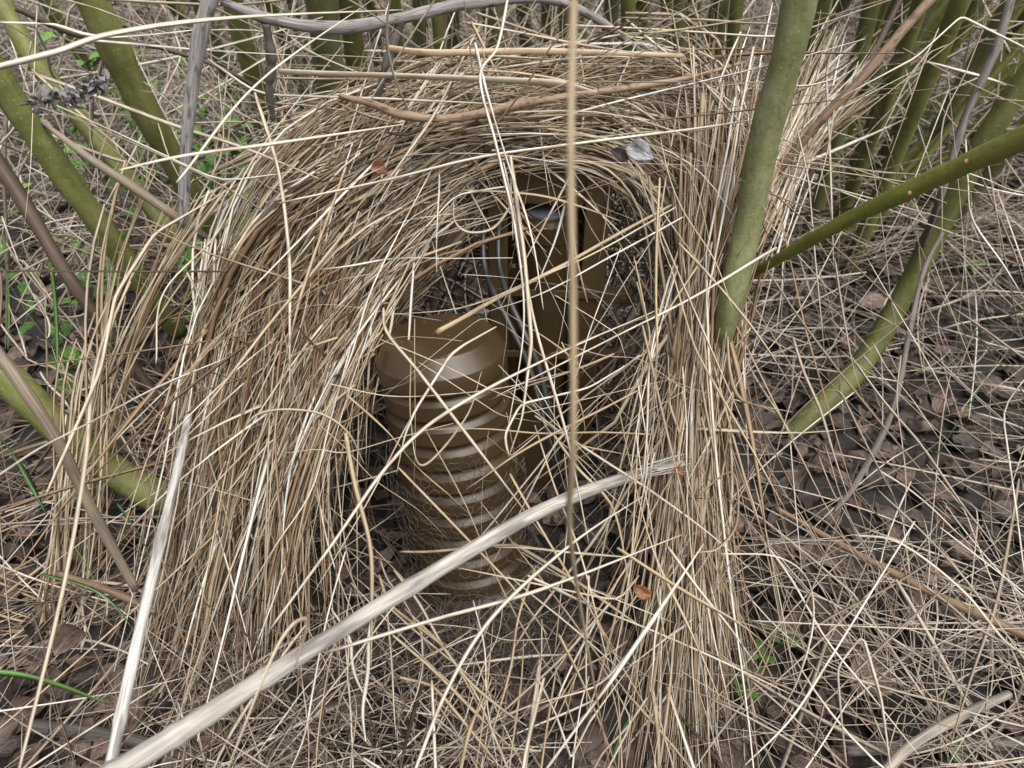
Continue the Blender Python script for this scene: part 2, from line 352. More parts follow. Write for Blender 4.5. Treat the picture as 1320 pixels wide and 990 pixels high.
# ------------------------------------------------------------------ leaves
def leaf_batch(C, size, az_, tilt, roll, tint, curl, asp=.5, S=9, K=5, crumple=.12):
    N = len(C); u = np.linspace(0, 1, S); w = np.linspace(-1, 1, K)
    U, Wg = np.meshgrid(u, w, indexing='ij')
    out = np.sin(np.pi * np.clip(U, .0, 1) ** .85) ** .8 * .5
    out = np.maximum(out, .015)
    asp = np.broadcast_to(asp, (N,))[:, None, None]; cl = curl[:, None, None]
    X = (U[None] - .5) * np.ones((N, 1, 1)); Yc = Wg[None] * out[None] * asp
    Z = np.abs(Wg[None]) * out[None] * .5 * np.abs(cl) * asp * 2 - cl * (U[None] - .5) ** 2 * 1.2
    Z = Z + crumple * np.sin(X * rng.uniform(5, 14, (N, 1, 1)) + Yc * rng.uniform(6, 18, (N, 1, 1)) + rng.uniform(0, 6, (N, 1, 1))) * .5
    L = np.stack([X, Yc, Z], -1) * size[:, None, None, None]
    def rot(ax, a):
        c, s = np.cos(a), np.sin(a); m = np.zeros((N, 3, 3)); i, j = [(1, 2), (2, 0), (0, 1)][ax]
        m[:, ax, ax] = 1; m[:, i, i] = c; m[:, j, j] = c; m[:, i, j] = -s; m[:, j, i] = s; return m
    Rm = rot(2, az_) @ rot(1, tilt) @ rot(0, roll)
    Wd = np.einsum('nij,nabj->nabi', Rm, L) + C[:, None, None]
    idx = np.arange(N * S * K).reshape(N, S, K)
    F = np.stack([idx[:, :-1, :-1], idx[:, 1:, :-1], idx[:, 1:, 1:], idx[:, :-1, 1:]], -1).reshape(-1, 4)
    sc = np.zeros((N, S, K, 3)); sc[..., 0] = Wg * out * 2; sc[..., 1] = U; sc[..., 2] = rng.random((N, 1, 1))
    tt = np.broadcast_to(tint[:, None, None], (N, S, K))
    return Wd.reshape(-1, 3), F, tt.ravel(), sc.reshape(-1, 3)
def litter(name, N, xr, yr, label, size=(.03, .065), ypow=1.0, tint=(0, .9)):
    x = rng.uniform(*xr, N); y = yr[0] + (yr[1] - yr[0]) * rng.random(N) ** ypow
    z = ground_h(x, y) + rng.uniform(.004, .022, N)
    C = np.stack([x, y, z], 1)
    V, F, T, S = leaf_batch(C, rng.uniform(*size, N), rng.uniform(0, 6.28, N), rng.normal(0, .3, N), rng.normal(0, .4, N), rng.uniform(*tint, N), rng.normal(.1, .5, N), rng.uniform(.35, .75, N))
    V[:, 2] = np.maximum(V[:, 2], ground_h(V[:, 0], V[:, 1]) + .002)
    return tag(link(name, mesh_from(name, V, F, M['leaf'], T, S)), label, 'leaves', kind='stuff')
litter('leaf_litter', 7000, (-1.4, 1.9), (.25, 2.6), 'dark brown dead leaves carpeting the damp ground under the straw', ypow=1.3)

# =================================================================== ribbed canister
def lathe(prof, seg=96):
    a = np.linspace(0, 2 * math.pi, seg, endpoint=False); pr = np.asarray(prof)
    V = np.stack([pr[:, 0][:, None] * np.cos(a), pr[:, 0][:, None] * np.sin(a), np.broadcast_to(pr[:, 1][:, None], (len(pr), seg))], -1)
    idx = np.arange(len(pr) * seg).reshape(len(pr), seg)
    q = idx[:-1]; w = idx[1:]
    F = np.stack([q, np.roll(q, -1, 1), np.roll(w, -1, 1), w], -1).reshape(-1, 4)
    return V.reshape(-1, 3), F
def lathe_obj(name, prof, mat, parent, seg=96):
    V, F = lathe(prof, seg); me = mesh_from(name, V, F, mat); me.set_sharp_from_angle(angle=R(24)); return link(name, me, parent)
top = P(565, 431, .785); bot = np.array([P(612, 742, .715)[0], .715, .0])
axis = top - bot; Lc = float(np.linalg.norm(axis)); RC = .083
can = empty('ribbed_canister', tuple(bot))
q = Vector(axis).to_track_quat('Z', 'Y'); can.rotation_mode = 'QUATERNION'; can.rotation_quaternion = q
tag(can, 'upright olive brown ribbed plastic canister with smooth slope edged cap in the opening', 'canister')
CAPH = .047
zc = Lc - CAPH                       # top of ribbed body
pitch = (zc) / 10.0
prof = [(.001, -.01), (RC - .004, -.01)]
for k in range(10):
    z0 = k * pitch
    # one rib, listed upward: dark undercut sits at its foot, sloped ledge at its shoulder
    prof += [(RC - .0085, z0 + .0002), (RC - .0035, z0 + .0007), (RC - .001, z0 + .0018), (RC, z0 + .004), (RC, z0 + pitch - .0140), (RC - .0008, z0 + pitch - .0128),
             (RC - .0088, z0 + pitch - .0052), (RC - .0106, z0 + pitch - .0040), (RC - .0110, z0 + pitch - .0004)]
lathe_obj('ribbed_body', prof, M['olive'], can)
cap = [(RC - .0112, zc - .0003), (RC - .0015, zc), (RC + .0006, zc + .0014), (RC + .001, zc + .0034), (RC + .001, zc + .022), (RC + .0004, zc + .0238), (RC - .001, zc + .0252),
       (RC - .0118, Lc - .0032), (RC - .0134, Lc - .0014), (RC - .0155, Lc - .0005), (RC - .018, Lc), (.03, Lc + .0003), (.0005, Lc + .0003)]
lathe_obj('cap', cap, M['olive'], can)
# mould seam and crumbs on the cap
cr = Strands()
for k in range(14):
    a = random.uniform(0, 6.28); r = random.uniform(0, .055); p = np.array([r * math.cos(a), r * math.sin(a), Lc + .0011])
    d = np.array([random.uniform(-1, 1), random.uniform(-1, 1), 0]) * .0012
    cr.add([[p - d, p, p + d]], [.0011], [random.random()], flat=.8)
cr.build('crumb', M['straw'], can)['kind'] = 'stuff'

# wire netting wrapped round the canister
def wire_net():
    W_ = Strands(); cs = .0125; ry = cs * math.sqrt(3) / 2
    pts = {}; edges = []
    rows = 26; cols = 30
    def node(i, j): return (i, j)
    # brick-hex lattice
    H0 = -.005
    def pos(i, j):
        ox = .5 if (i % 2) else 0
        th = (j + ox * 0) * .30 / 1.0
        return i, j
    def world(a, h):
        nz = mnoise.noise(Vector((a * 2.2, h * 14, 3.1))); nz2 = mnoise.noise(Vector((a * 5, h * 40, 9.1)))
        flare = max(0, .10 - h) * .30
        r = RC + .0035 + max(0, .010 * (nz + .35)) + .004 * abs(nz2) + flare
        aa = a + .07 * mnoise.noise(Vector((a * 4, h * 30, 1.7)))
        hh = h + .010 * mnoise.noise(Vector((a * 4, h * 22, 5.7)))
        base = np.array([r * math.cos(aa), r * math.sin(aa), max(hh, -.004)])
        return base
    na = 44; da = 2 * math.pi / na; s = da * (RC + .005) / math.sqrt(3)
    Hmax = .305
    def emit(p, q2, r=.00042):
        a0, h0 = p; a1, h1 = q2
        m = .5 * (a0 + a1) , .5 * (h0 + h1)
        W_.add([[world(a0, h0), world(*m), world(a1, h1)]], [r * 2], [random.random()], flat=1, sides=3, prof=np.ones(3))
    i = 0
    h = H0
    while h < Hmax:
        for j in range(na):
            a = (j + (.5 if i % 2 else 0)) * da
            lim = Hmax - .035 * (1 + math.sin(a * 3 + 1.0)) - .03 * random.random()
            if h > lim: continue
            emit((a, h), (a, h + s)); emit((a, h + s), (a + da / 2, h + 1.5 * s)); emit((a, h + s), (a - da / 2, h + 1.5 * s))
        h += 1.5 * s; i += 1
    return W_
net = wire_net().build('wire_netting', M['wire'])
net.location = can.location; net.rotation_mode = 'QUATERNION'; net.rotation_quaternion = q
tag(net, 'crumpled thin hexagonal wire netting wrapped around the ribbed canister', 'wire netting')
# fine tangle at the foot
rt = Strands()
N = 420; c = np.stack([rng.normal(bot[0] + .01, .07, N), rng.normal(.60, .04, N), rng.uniform(.01, .05, N)], 1)
t = np.linspace(-.5, .5, 8)[None, :, None]; d = nrm(rng.normal(size=(N, 3)) * [1, 1, .5])
Pt = c[:, None] + d[:, None] * .07 * t + snoise(N, 8, 3) * .018; floor_clamp(Pt)
rt.add(Pt, rng.uniform(.0006, .0012, N), rng.random(N), flat=1, sides=3)
tag(rt.build('root_tangle', M['root']), 'tangle of fine brown root fibres at the foot of the canister', 'roots', kind='stuff')

# =================================================================== rear device
dx = .052
dev = empty('olive_metal_housing', (dx, 1.00, 0), R(-4))
tag(dev, 'tall olive brown metal housing with rounded top standing behind the canister', 'housing')
def rounded(w, z0, z1, r, n=7):
    pts = [(-w, z0), (w, z0)]
    for k in range(n): a = R(0 + 90 * k / (n - 1)); pts.append((w - r + r * math.cos(a), z1 - r + r * math.sin(a)))
    for k in range(n): a = R(90 + 90 * k / (n - 1)); pts.append((-w + r + r * math.cos(a), z1 - r + r * math.sin(a)))
    return pts
def shell(name, wo_, z0, z1, r, wall, y0, y1, mat, parent, back=True, flange=None):
    bm = bmesh.new(); O = rounded(wo_, z0, z1, r); I = rounded(wo_ - wall, z0 + wall, z1 - wall, max(.004, r - wall))
    vo = [bm.verts.new((x, y0, z)) for x, z in O]; vi = [bm.verts.new((x, y0, z)) for x, z in I]
    vob = [bm.verts.new((x, y1, z)) for x, z in O]; vib = [bm.verts.new((x, y1 - wall, z)) for x, z in I]
    n = len(O)
    for k in range(n):
        l = (k + 1) % n
        bm.faces.new((vo[k], vo[l], vi[l], vi[k])); bm.faces.new((vo[l], vo[k], vob[k], vob[l])); bm.faces.new((vi[k], vi[l], vib[l], vib[k]))
    bm.faces.new(list(reversed(vob))); bm.faces.new(vib)
    bmesh.ops.recalc_face_normals(bm, faces=bm.faces)
    me = bpy.data.meshes.new(name); bm.to_mesh(me); bm.free(); me.materials.append(mat)
    o = link(name, me, parent); md = o.modifiers.new('b', 'BEVEL'); md.width = .0012; md.segments = 2; md.limit_method = 'ANGLE'; return o
def boxo(name, c, s, mat, parent, bev=.001, rot=None):
    bm = bmesh.new(); bmesh.ops.create_cube(bm, size=1)
    for v in bm.verts: v.co = Vector((v.co.x * s[0], v.co.y * s[1], v.co.z * s[2]))
    me = bpy.data.meshes.new(name); bm.to_mesh(me); bm.free(); me.materials.append(mat)
    o = link(name, me, parent); o.location = c
    if rot: o.rotation_euler = rot
    md = o.modifiers.new('b', 'BEVEL'); md.width = bev; md.segments = 2; return o
shell('casing', .084, .0, .60, .035, .010, -.05, .03, M['olive_dull'], dev)
boxo('side_flange', (.068, -.058, .290), (.034, .012, .53), M['olive_dull'], dev, .002)
boxo('side_flange', (-.068, -.056, .27), (.028, .009, .50), M['olive_dull'], dev, .002)
tube = lathe_obj('inner_tube', [(.0005, .02), (.036, .02), (.036, .455), (.038, .457), (.038, .482), (.034, .489), (.030, .491), (.0005, .491)], M['olive'], dev, 64); tube.location = (.0, -.035, 0)
ln = lathe_obj('grey_lens', [(.029, .4915), (.029, .4945), (.027, .4955), (.0005, .496)], M['glass_grey'], tube, 48)
t2 = lathe_obj('inner_tube', [(.0005, .02), (.017, .02), (.017, .40), (.014, .405), (.0005, .405)], M['olive'], dev, 40); t2.location = (-.05, -.018, 0)
for zz in (.378, .268):
    boxo('strap', (0, -.067, zz), (.158, .004, .012), M['olive_dull'], dev, .001)
    br = boxo('bracket_arm', (.103, -.055, zz - .006), (.048, .020, .018), M['olive_dull'], dev, .002)
    boxo('bolt', (.012, -.0115, 0), (.008, .004, .008), M['olive_dull'], br, .0015)
boxo('top_panel', (.004, -.052, .545), (.105, .008, .070), M['olive_dull'], dev, .003)
boxo('base_panel', (-.02, -.075, .08), (.075, .01, .20), M['olive_dull'], dev, .002)
hd = Strands(); pts = catmull([(-.06, -.075, .20), (-.03, -.10, .235), (.01, -.11, .24), (.04, -.09, .20), (.045, -.07, .14)], 18)
hd.add([pts], [.007], [.5], flat=1, sides=8, prof=np.ones(18)); hd.build('handle', M['rubber'], dev)
for off in (0, 1):
    cb = Strands(); pts = catmull([D(630 + off * 22, 258 - off * 4, 1.03), D(628 + off * 20, 305 - off * 5, 1.01), D(633 + off * 18, 350 - off * 6, 1.0), D(652 + off * 16, 388, .97), D(676 + off * 14, 430, .96), D(700 + off * 12, 480, .97), D(722 + off * 8, 560, 1.0), D(735 + off * 5, 640, 1.1)], 24)
    pts = pts - np.array([dx, 1.0, 0])
    cb.add([pts], [.0085], [.5], flat=1, sides=10, prof=np.ones(24)); cb.build('cable', M['rubber'], dev)

# =================================================================== woody stems
def woody(name, ctrl, radii, mat, label, cat, group=None, n=40, sides=14, flat=1.0, lump=.04, tint=.5, parent=None, nodes=0, tip_prof=False):
    pts = catmull(ctrl, n); rr = np.interp(np.linspace(0, 1, n), np.linspace(0, 1, len(radii)), radii)
    ph = random.uniform(0, 9)
    t = np.linspace(0, 1, n)
    rr = rr * (1 + lump * np.sin(t * 23 + ph) + lump * .6 * np.sin(t * 51 + ph * 2))
    for k in range(nodes):
        c = (k + .5 + random.uniform(-.2, .2)) / nodes; rr = rr * (1 + .16 * np.exp(-((t - c) / .012) ** 2))
    S_ = Strands(); S_.add([pts], [1.0], [tint], flat=flat, sides=sides, prof=rr * 2, twist=.6)
    o = S_.build(name, mat, parent)
    # cap the ends
    bm = bmesh.new(); bm.from_mesh(o.data); bm.verts.ensure_lookup_table()
    bm.faces.new([bm.verts[i] for i in reversed(range(sides))]); bm.faces.new([bm.verts[(n - 1) * sides + i] for i in range(sides)])
    # irregular surface
    for v in bm.verts:
        v.co += v.normal * (mnoise.noise(v.co * 45 + Vector((ph, 0, 0))) * max(radii) * lump * 1.5)
    bm.to_mesh(o.data); bm.free()
    if parent is None: tag(o, label, cat, group)
    return o
def knot(par, p, r, mat):
    V, F = lathe([(.0002, -r * .3), (r * .8, -r * .1), (r, r * .1), (r * .7, r * .45), (.0002, r * .55)], 12)
    o = link('bud_scar', mesh_from('bud_scar', V, F, mat), par); o.location = tuple(p); o.rotation_euler = (R(70), R(random.uniform(-40, 40)), 0); return o

GW = 'willow stems'
w = woody('young_willow', [D(1048, -90, .74), D(1018, 60, .80), D(985, 180, .86), D(962, 300, .915), D(940, 400, .935), D(925, 455, .99), D(900, 560, 1.2)], [.0180, .0180, .0178, .0175, .0155, .014, .014], M['willow_grey'], 'thick grey green willow stem rising right of the straw arch', 'willow', GW, n=70, sides=20)
woody('willow_branch', [D(1400, 140, .62), D(1310, 182, .68), D(1200, 232, .76), D(1080, 290, .86), D(965, 356, 1.02)], [.0115, .0110, .0100, .0085, .006], M['willow_bright'], 'olive yellow willow branch slanting in from the right edge', 'branch', None, n=50)
for (px, py, d_) in ((1172, 249, .765), (1245, 208, .72)):
    knot(bpy.data.objects['willow_branch'], D(px, py, d_ - .0075), .0026, M['orange_tip'])
woody('young_willow', [D(80, -90, .95), D(128, 20, 1.02), D(170, 110, 1.1), D(225, 210, 1.22), D(290, 330, 1.42)], [.0225, .022, .0215, .021, .020], M['willow'], 'thick mossy willow stem crossing the top left corner', 'willow', GW, n=50, sides=20)
woody('young_willow', [D(-70, -10, .85), D(10, 120, .93), D(75, 215, 1.0), D(150, 320, 1.1), D(230, 430, 1.25)], [.0175, .017, .017, .017, .016], M['willow'], 'bright olive willow stem running down from the left edge', 'willow', GW, n=50, sides=20)
woody('young_willow', [D(-30, -60, 1.3), D(40, 70, 1.35), D(110, 160, 1.42), D(190, 262, 1.5), D(260, 350, 1.6)], [.018, .0175, .017, .017, .017], M['willow'], 'darker willow stem half hidden behind the two left ones', 'willow', GW, n=40)
woody('young_willow', [D(-80, 420, 1.0), D(0, 480, 1.04), D(80, 555, 1.08), D(160, 615, 1.12), D(240, 660, 1.15)], [.024, .023, .023, .024, .024], M['willow'], 'low mossy willow stem lying at the left edge under loose straw', 'willow', GW, n=40)
woody('young_willow', [D(1400, 20, 1.15), D(1310, 120, 1.22), D(1240, 235, 1.3), D(1170, 370, 1.4), D(1110, 470, 1.43), D(1040, 540, 1.40), D(1000, 572, 1.415), D(965, 600, 1.44)], [.020, .020, .020, .021, .022, .020, .018], M['willow_shaded'], 'long curved willow stem leaning right down to the leaf covered ground', 'willow', GW, n=60, sides=18)
# mid-distance stems of the thicket: (top px, top py, base px, ground Y, radius)
mid = [(420, -40, 470, 1.75, .015), (505, -40, 530, 1.9, .013), (560, -40, 578, 1.8, .013), (640, -40, 652, 1.8, .014), (728, -40, 730, 1.9, .014), (808, -40, 800, 1.8, .015), (880, -40, 862, 1.85, .014), (955, -40, 925, 1.8, .014), (1070, -40, 1000, 1.8, .016), (1135, -40, 1030, 1.7, .015), (1200, -40, 1060, 1.75, .015), (1255, -40, 1090, 1.65, .016),
       (398, -40, 455, 2.1, .024), (440, -40, 490, 2.2, .026), (470, -40, 500, 2.6, .018), (540, -40, 560, 2.3, .019), (582, -40, 600, 2.7, .020), (622, -40, 640, 2.4, .018),
       (668, -40, 676, 2.8, .022), (705, -40, 708, 2.5, .018), (748, -40, 752, 2.9, .022), (790, -40, 786, 2.4, .020), (826, -40, 820, 2.8, .022), (862, -40, 850, 2.5, .017),
       (900, -40, 880, 2.7, .022), (935, -40, 905, 2.3, .024), (1085, -40, 985, 2.2, .021), (1105, -40, 1010, 2.7, .024), (1150, -40, 1030, 2.1, .020), (1182, -40, 1060, 2.4, .026),
       (1216, -40, 1080, 2.0, .021), (1240, -40, 1100, 2.6, .022), (1275, -40, 1110, 2.1, .020), (1322, -30, 1130, 1.9, .019), (1345, 0, 1160, 2.3, .024), (1375, 30, 1180, 2.0, .022),
       (1390, 90, 1200, 1.8, .018), (330, -40, 410, 2.5, .02), (290, -40, 380, 2.0, .022), (240, -40, 345, 2.4, .02), (190, -40, 320, 2.8, .02), (20, -50, 190, 2.6, .02), (365, -40, 420, 3.0, .02)]
for k, (tx, ty, bx, Yg, r_) in enumerate(mid):
    gp = np.array([(bx - 660) / 960 * (Yg * .788 + .58), Yg, -.01])
    tp = P(tx, ty, Yg * .86)
    dirv = tp - gp
    pts = [gp, gp + dirv * .5 + np.array([random.uniform(-.02, .02), 0, 0]), tp, gp + dirv * 1.8 + np.array([random.uniform(-.06, .06), .0, 0]), gp + dirv * 2.8]
    woody('young_willow', pts, [r_ * 1.15, r_ * 1.05, r_ * 1.0, r_ * .8, r_ * .5], M['willow'] if k % 3 else M['willow_grey'], 'green willow stem standing in the crowded thicket behind the straw mound', 'willow', 'thicket stems behind the straw', n=26, sides=10, lump=.03)
for k in range(22):
    bx = random.uniform(985, 1250); Yg = random.uniform(1.6, 2.6); r_ = random.uniform(.006, .013)
    gp = np.array([(bx - 660) / 960 * (Yg * .788 + .58), Yg, -.01]); ln_ = random.uniform(.45, .8); h_ = random.uniform(1.0, 1.5)
    pts = [gp, gp + np.array([ln_ * .3, -.03, h_ * .33]) + rng.normal(0, .015, 3), gp + np.array([ln_ * .62, -.08, h_ * .66]) + rng.normal(0, .02, 3), gp + np.array([ln_, -.12, h_])]
    woody('young_willow', pts, [r_, r_, r_ * .8, r_ * .4], M['willow_bright'] if k % 2 else M['willow'], 'slender olive shoot leaning right in the thicket at upper right', 'willow', 'slender leaning shoots', n=22, sides=8, lump=.03)
# far stems, thinner to the eye
for k in range(46):
    x0 = random.uniform(-2.6, 3.0); Yg = random.uniform(3.0, 5.5); lean = x0 * .12 + random.uniform(-.15, .15)
    pts = [(x0, Yg, -.01), (x0 + lean * .5, Yg + .02, .6), (x0 + lean * 1.2, Yg - .1, 1.3), (x0 + lean * 2.4, Yg - .2, 2.4)]
    r_ = random.uniform(.016, .03)
    woody('young_willow', pts, [r_, r_ * .95, r_ * .8, r_ * .5], M['willow'] if k % 2 else M['willow_grey'], 'distant willow stem at the back of the thicket', 'willow', 'far stems of the thicket', n=16, sides=8, lump=.03)

# ---- stalks and twigs, one by one
woody('broken_stalk', [D(95, 1025, .50), D(165, 985, .52), D(245, 936, .55), D(345, 872, .60), D(520, 762, .68), D(690, 662, .77), D(800, 618, .86), D(885, 597, .97)], [.0082, .0077, .0083, .0074, .0073, .0072, .0070, .005], M['pale_stalk'], 'thick pale weathered stalk lying diagonally across the opening', 'stalk', None, n=110, sides=18, lump=.03, tint=.55, nodes=6)
sv = Strands()
for k in range(9):
    s0 = D(800 + k * 4, 620 - k * 2 + random.uniform(-6, 6), .865); s1 = D(885 + random.uniform(-15, 20), 597 + random.uniform(-14, 14), .93)
    sv.add([catmull([s0, .5 * (s0 + s1) + rng.normal(0, .002, 3), s1], 8)], [.0028], [.3 + .6 * random.random()])
sv.build('splintered_end', M['pale_stalk'], bpy.data.objects['broken_stalk'])
woody('upright_stalk', [D(138, 1010, .66), D(165, 880, .70), D(205, 705, .77), D(230, 600, .86), D(250, 500, 1.06)], [.0056, .0056, .0054, .005, .005], M['pale_stalk'], 'white bleached stalk standing upright at the lower left', 'stalk', None, n=70, tint=.95, nodes=3)
woody('grey_stalk', [D(290, -60, .85), D(262, 30, .88), D(248, 110, .92), D(240, 190, .96), D(236, 290, 1.02)], [.0105, .0095, .008, .0075, .007], M['grey_wood'], 'grey fibrous stalk crossing the top left thicket from the upper edge', 'stalk', None, n=50, tint=1.0, lump=.05)
woody('arched_branch', [D(285, 2, .88), D(350, 25, .90), D(430, 36, .92), D(510, 25, .93), D(600, 5, .95), D(700, -2, .98), D(765, 22, 1.02), D(830, 70, 1.1)], [.004, .007, .0075, .0075, .0075, .0065, .0055, .0045], M['grey_wood'], 'arching grey bare branch along the top edge', 'branch', None, n=70, tint=.8, lump=.06)
woody('forked_twig', [D(342, 30, .90), D(350, 75, .93), D(347, 110, .95), D(352, 155, .98)], [.005, .0065, .0055, .003], M['grey_wood'], 'short ragged grey twig hanging from the arched branch', 'twig', None, n=30, tint=.25, lump=.16)
woody('forked_twig', [D(520, 20, .93), D(505, 60, .95), D(495, 95, .97), D(483, 140, 1.0)], [.005, .006, .005, .002], M['grey_wood'], 'dark peeling twig dropping from the arched branch near the middle', 'twig', None, n=30, tint=.4, lump=.14)
woody('bark_twig', [D(438, 124, .93), D(480, 134, .92), D(520, 148, .91), D(590, 152, .905), D(680, 132, .90), D(760, 120, .91), D(880, 102, .95), D(960, 80, .98)], [.003, .0048, .0055, .0055, .0055, .0045, .0035, .002], M['brown_cane'], 'curved pinkish brown twig with pale patch lying over the thatch', 'twig', None, n=70, tint=1.0, lump=.07)
woody('yellow_reed', [D(360, 92, .86), D(420, 95, .87), D(520, 98, .88), D(640, 103, .89), D(720, 108, .90), D(770, 120, .91)], [.0045, .0045, .0045, .005, .006, .002], M['straw'], 'thick yellow straw reed lying level over the thatch top', 'reed', None, n=50, tint=.78, flat=.5, lump=.02)
woody('yellow_reed', [D(500, 62, .90), D(560, 68, .91), D(700, 66, .92), D(880, 72, .95)], [.004, .0042, .004, .003], M['straw'], 'slim yellow reed with browned end above the thicker reed', 'reed', None, n=40, tint=.62, flat=.6, lump=.02)
woody('brown_cane', [D(1240, -40, 1.0), D(1185, 15, 1.02), D(1120, 90, 1.05), D(1050, 165, 1.1), D(1000, 225, 1.15)], [.0065, .0065, .007, .0065, .006], M['brown_cane'], 'straight tan brown cane slanting behind the right willow stem', 'cane', None, n=40, tint=.95)
woody('brown_cane', [D(1175, -30, 1.3), D(1130, 60, 1.33), D(1080, 160, 1.36), D(1030, 250, 1.4)], [.006, .006, .006, .005], M['brown_cane'], 'dark brown cane between the thicket stems at upper right', 'cane', None, n=30, tint=.2)
woody('grey_cane', [D(1310, -30, 1.1), D(1285, 60, 1.12), D(1245, 150, 1.16), D(1210, 260, 1.22), D(1180, 340, 1.42), D(1150, 430, 1.6)], [.007, .0065, .006, .0055, .005], M['grey_wood'], 'grey dry stem in front of the leaning stems at far right', 'stalk', None, n=36, tint=.55)
woody('grey_twig', [D(1215, 300, 1.1), D(1190, 350, 1.1), D(1172, 430, 1.05), D(1150, 530, 1.0), D(1105, 620, .98), D(1075, 660, .98)], [.003, .0035, .0035, .004, .0045, .003], M['grey_wood'], 'thin grey twig curving down over the long leaning willow stem', 'twig', None, n=50, tint=.5, lump=.08)
woody('speckled_stick', [D(1000, 655, 1.12), D(1080, 700, 1.06), D(1150, 738, 1.0), D(1230, 778, .94), D(1340, 826, .88)], [.0035, .0045, .005, .0055, .006], M['brown_cane'], 'speckled brown stick lying over the leaves at lower right', 'stick', None, n=60, tint=.95, lump=.06)
woody('pale_stick', [D(1120, 1020, .80), D(1170, 965, .83), D(1235, 925, .86), D(1300, 895, .90)], [.006, .0055, .006, .005], M['pale_stalk'], 'short pale stick on the leaves in the bottom right corner', 'stick', None, n=30, tint=.2)
woody('grey_stick', [G(1090, 968, .012), G(1180, 962, .014), G(1260, 960, .016), G(1350, 955, .016)], [.007, .0075, .007, .007], M['grey_wood'], 'smooth grey stick lying flat along the bottom right edge', 'stick', None, n=30, tint=.6)
woody('brown_stalk', [D(20, 130, .96), D(110, 200, .96), D(170, 240, .98), D(235, 285, 1.02), D(300, 330, 1.1)], [.0015, .005, .0065, .006, .005], M['pale_stalk'], 'tan stalk slanting down between the left willow stems', 'stalk', None, n=40, tint=.0)
woody('dark_branch', [D(-40, 150, 1.0), D(30, 260, 1.02), D(90, 360, 1.05), D(150, 440, 1.1), D(220, 540, 1.15)], [.010, .010, .009, .009, .008], M['brown_cane'], 'dark brown branch leaning behind the straw at the left edge', 'branch', None, n=40, tint=.15)
woody('spotted_stalk', [D(-30, 420, .72), D(30, 500, .74), D(75, 570, .78), D(120, 660, .84), D(175, 760, .9)], [.006, .0062, .006, .006, .005], M['pale_stalk'], 'grey spotted stalk slanting over the low willow stem at left', 'stalk', None, n=40, tint=.0)
woody('dark_twig', [D(20, 10, 1.05), D(100, 45, 1.1), D(200, 60, 1.15), D(300, 95, 1.2), D(380, 150, 1.3)], [.0045, .004, .0035, .003, .002], M['brown_cane'], 'long dark twig crossing the two upper left willow stems', 'twig', None, n=40, tint=.1)
woody('dark_stick', [G(-20, 930, .02), G(60, 938, .02), G(150, 950, .02), G(220, 965, .02)], [.009, .009, .008, .006], M['grey_wood'], 'dark stick on the ground in the bottom left corner', 'stick', None, n=30, tint=.1)
woody('brown_stalk', [D(75, 740, .98), D(150, 765, .94), D(200, 790, .93)], [.005, .005, .004], M['brown_cane'], 'short brown stalk lying low left of the bleached stalk', 'stalk', None, n=20, tint=.6)
tw = woody('broken_twig', [D(565, 427, .865), D(600, 408, .87), D(640, 385, .87), D(720, 345, .88), D(800, 300, .90), D(870, 262, .95)], [.003, .0026, .0024, .0022, .002, .0016], M['straw'], 'broken straw with orange tip resting on the canister cap', 'straw', None, n=40, tint=.55)
knot(tw, D(565, 428, .864), .0034, M['orange_tip']).name = 'broken_tip'
# thicket twigs
for k in range(26):
    px = random.uniform(-40, 1360); py = random.uniform(-20, 230); Y0 = random.uniform(1.5, 3.0); a = random.uniform(-1, 1); L_ = random.uniform(.25, .7)
    p = P(px, py, Y0)
    if p[2] < .05: p[2] = .05 + random.random() * .2
    dv = np.array([math.sin(a) * L_, random.uniform(-.1, .1), math.cos(a) * L_ * random.choice([1, .3])])
    pts = [p - dv * .5, p + rng.normal(0, .012, 3), p + dv * .5]
    pts = [np.array([q_[0], q_[1], max(.02, q_[2])]) for q_ in pts]
    woody('thicket_twig', pts, [.004, .0035, .002], M['brown_cane'] if k % 2 else M['grey_wood'], 'thin dry twig caught between the thicket stems', 'twig', 'dry twigs in the thicket', n=16, sides=7, tint=random.random(), lump=.08)

# =================================================================== straw masses
S_ = Strands()      # left curtain
A = [P(600, 130, 1.02), P(450, 180, .98), P(340, 260, .93), P(275, 370, .88), P(245, 510, .78), P(230, 680, .68), P(205, 850, .58), P(190, 1000, .47)]
B = [P(690, 185, .95), P(590, 250, .90), P(525, 350, .86), P(470, 460, .79), P(420, 590, .72), P(385, 720, .65), P(365, 850, .59), P(340, 970, .52)]
family(S_, A, B, 560, thick=.034, t0=(0, .5), t1=(.45, 1), dev=.075, tint=(.1, 1), wig=.016, kink=.35, width=(.0022, .0050))
family(S_, A, B, 300, thick=.05, t0=(0, .6), t1=(.5, 1), dev=.15, width=(.0018, .0046), tint=(.1, .9), wig=.014, kink=.3)
A2 = [P(560, 240, .97), P(480, 330, .95), P(400, 450, .90), P(350, 600, .80), P(330, 760, .70)]
B2 = [P(640, 230, .97), P(560, 330, .94), P(490, 430, .90), P(450, 560, .84), P(420, 690, .78)]
family(S_, A2, B2, 220, thick=.02, dev=.06, tint=(.1, .7), wig=.01)
tag(S_.build('straw_curtain', M['straw']), 'thick curtain of tan dry grass draped down the left side of the opening', 'dry grass', kind='stuff')

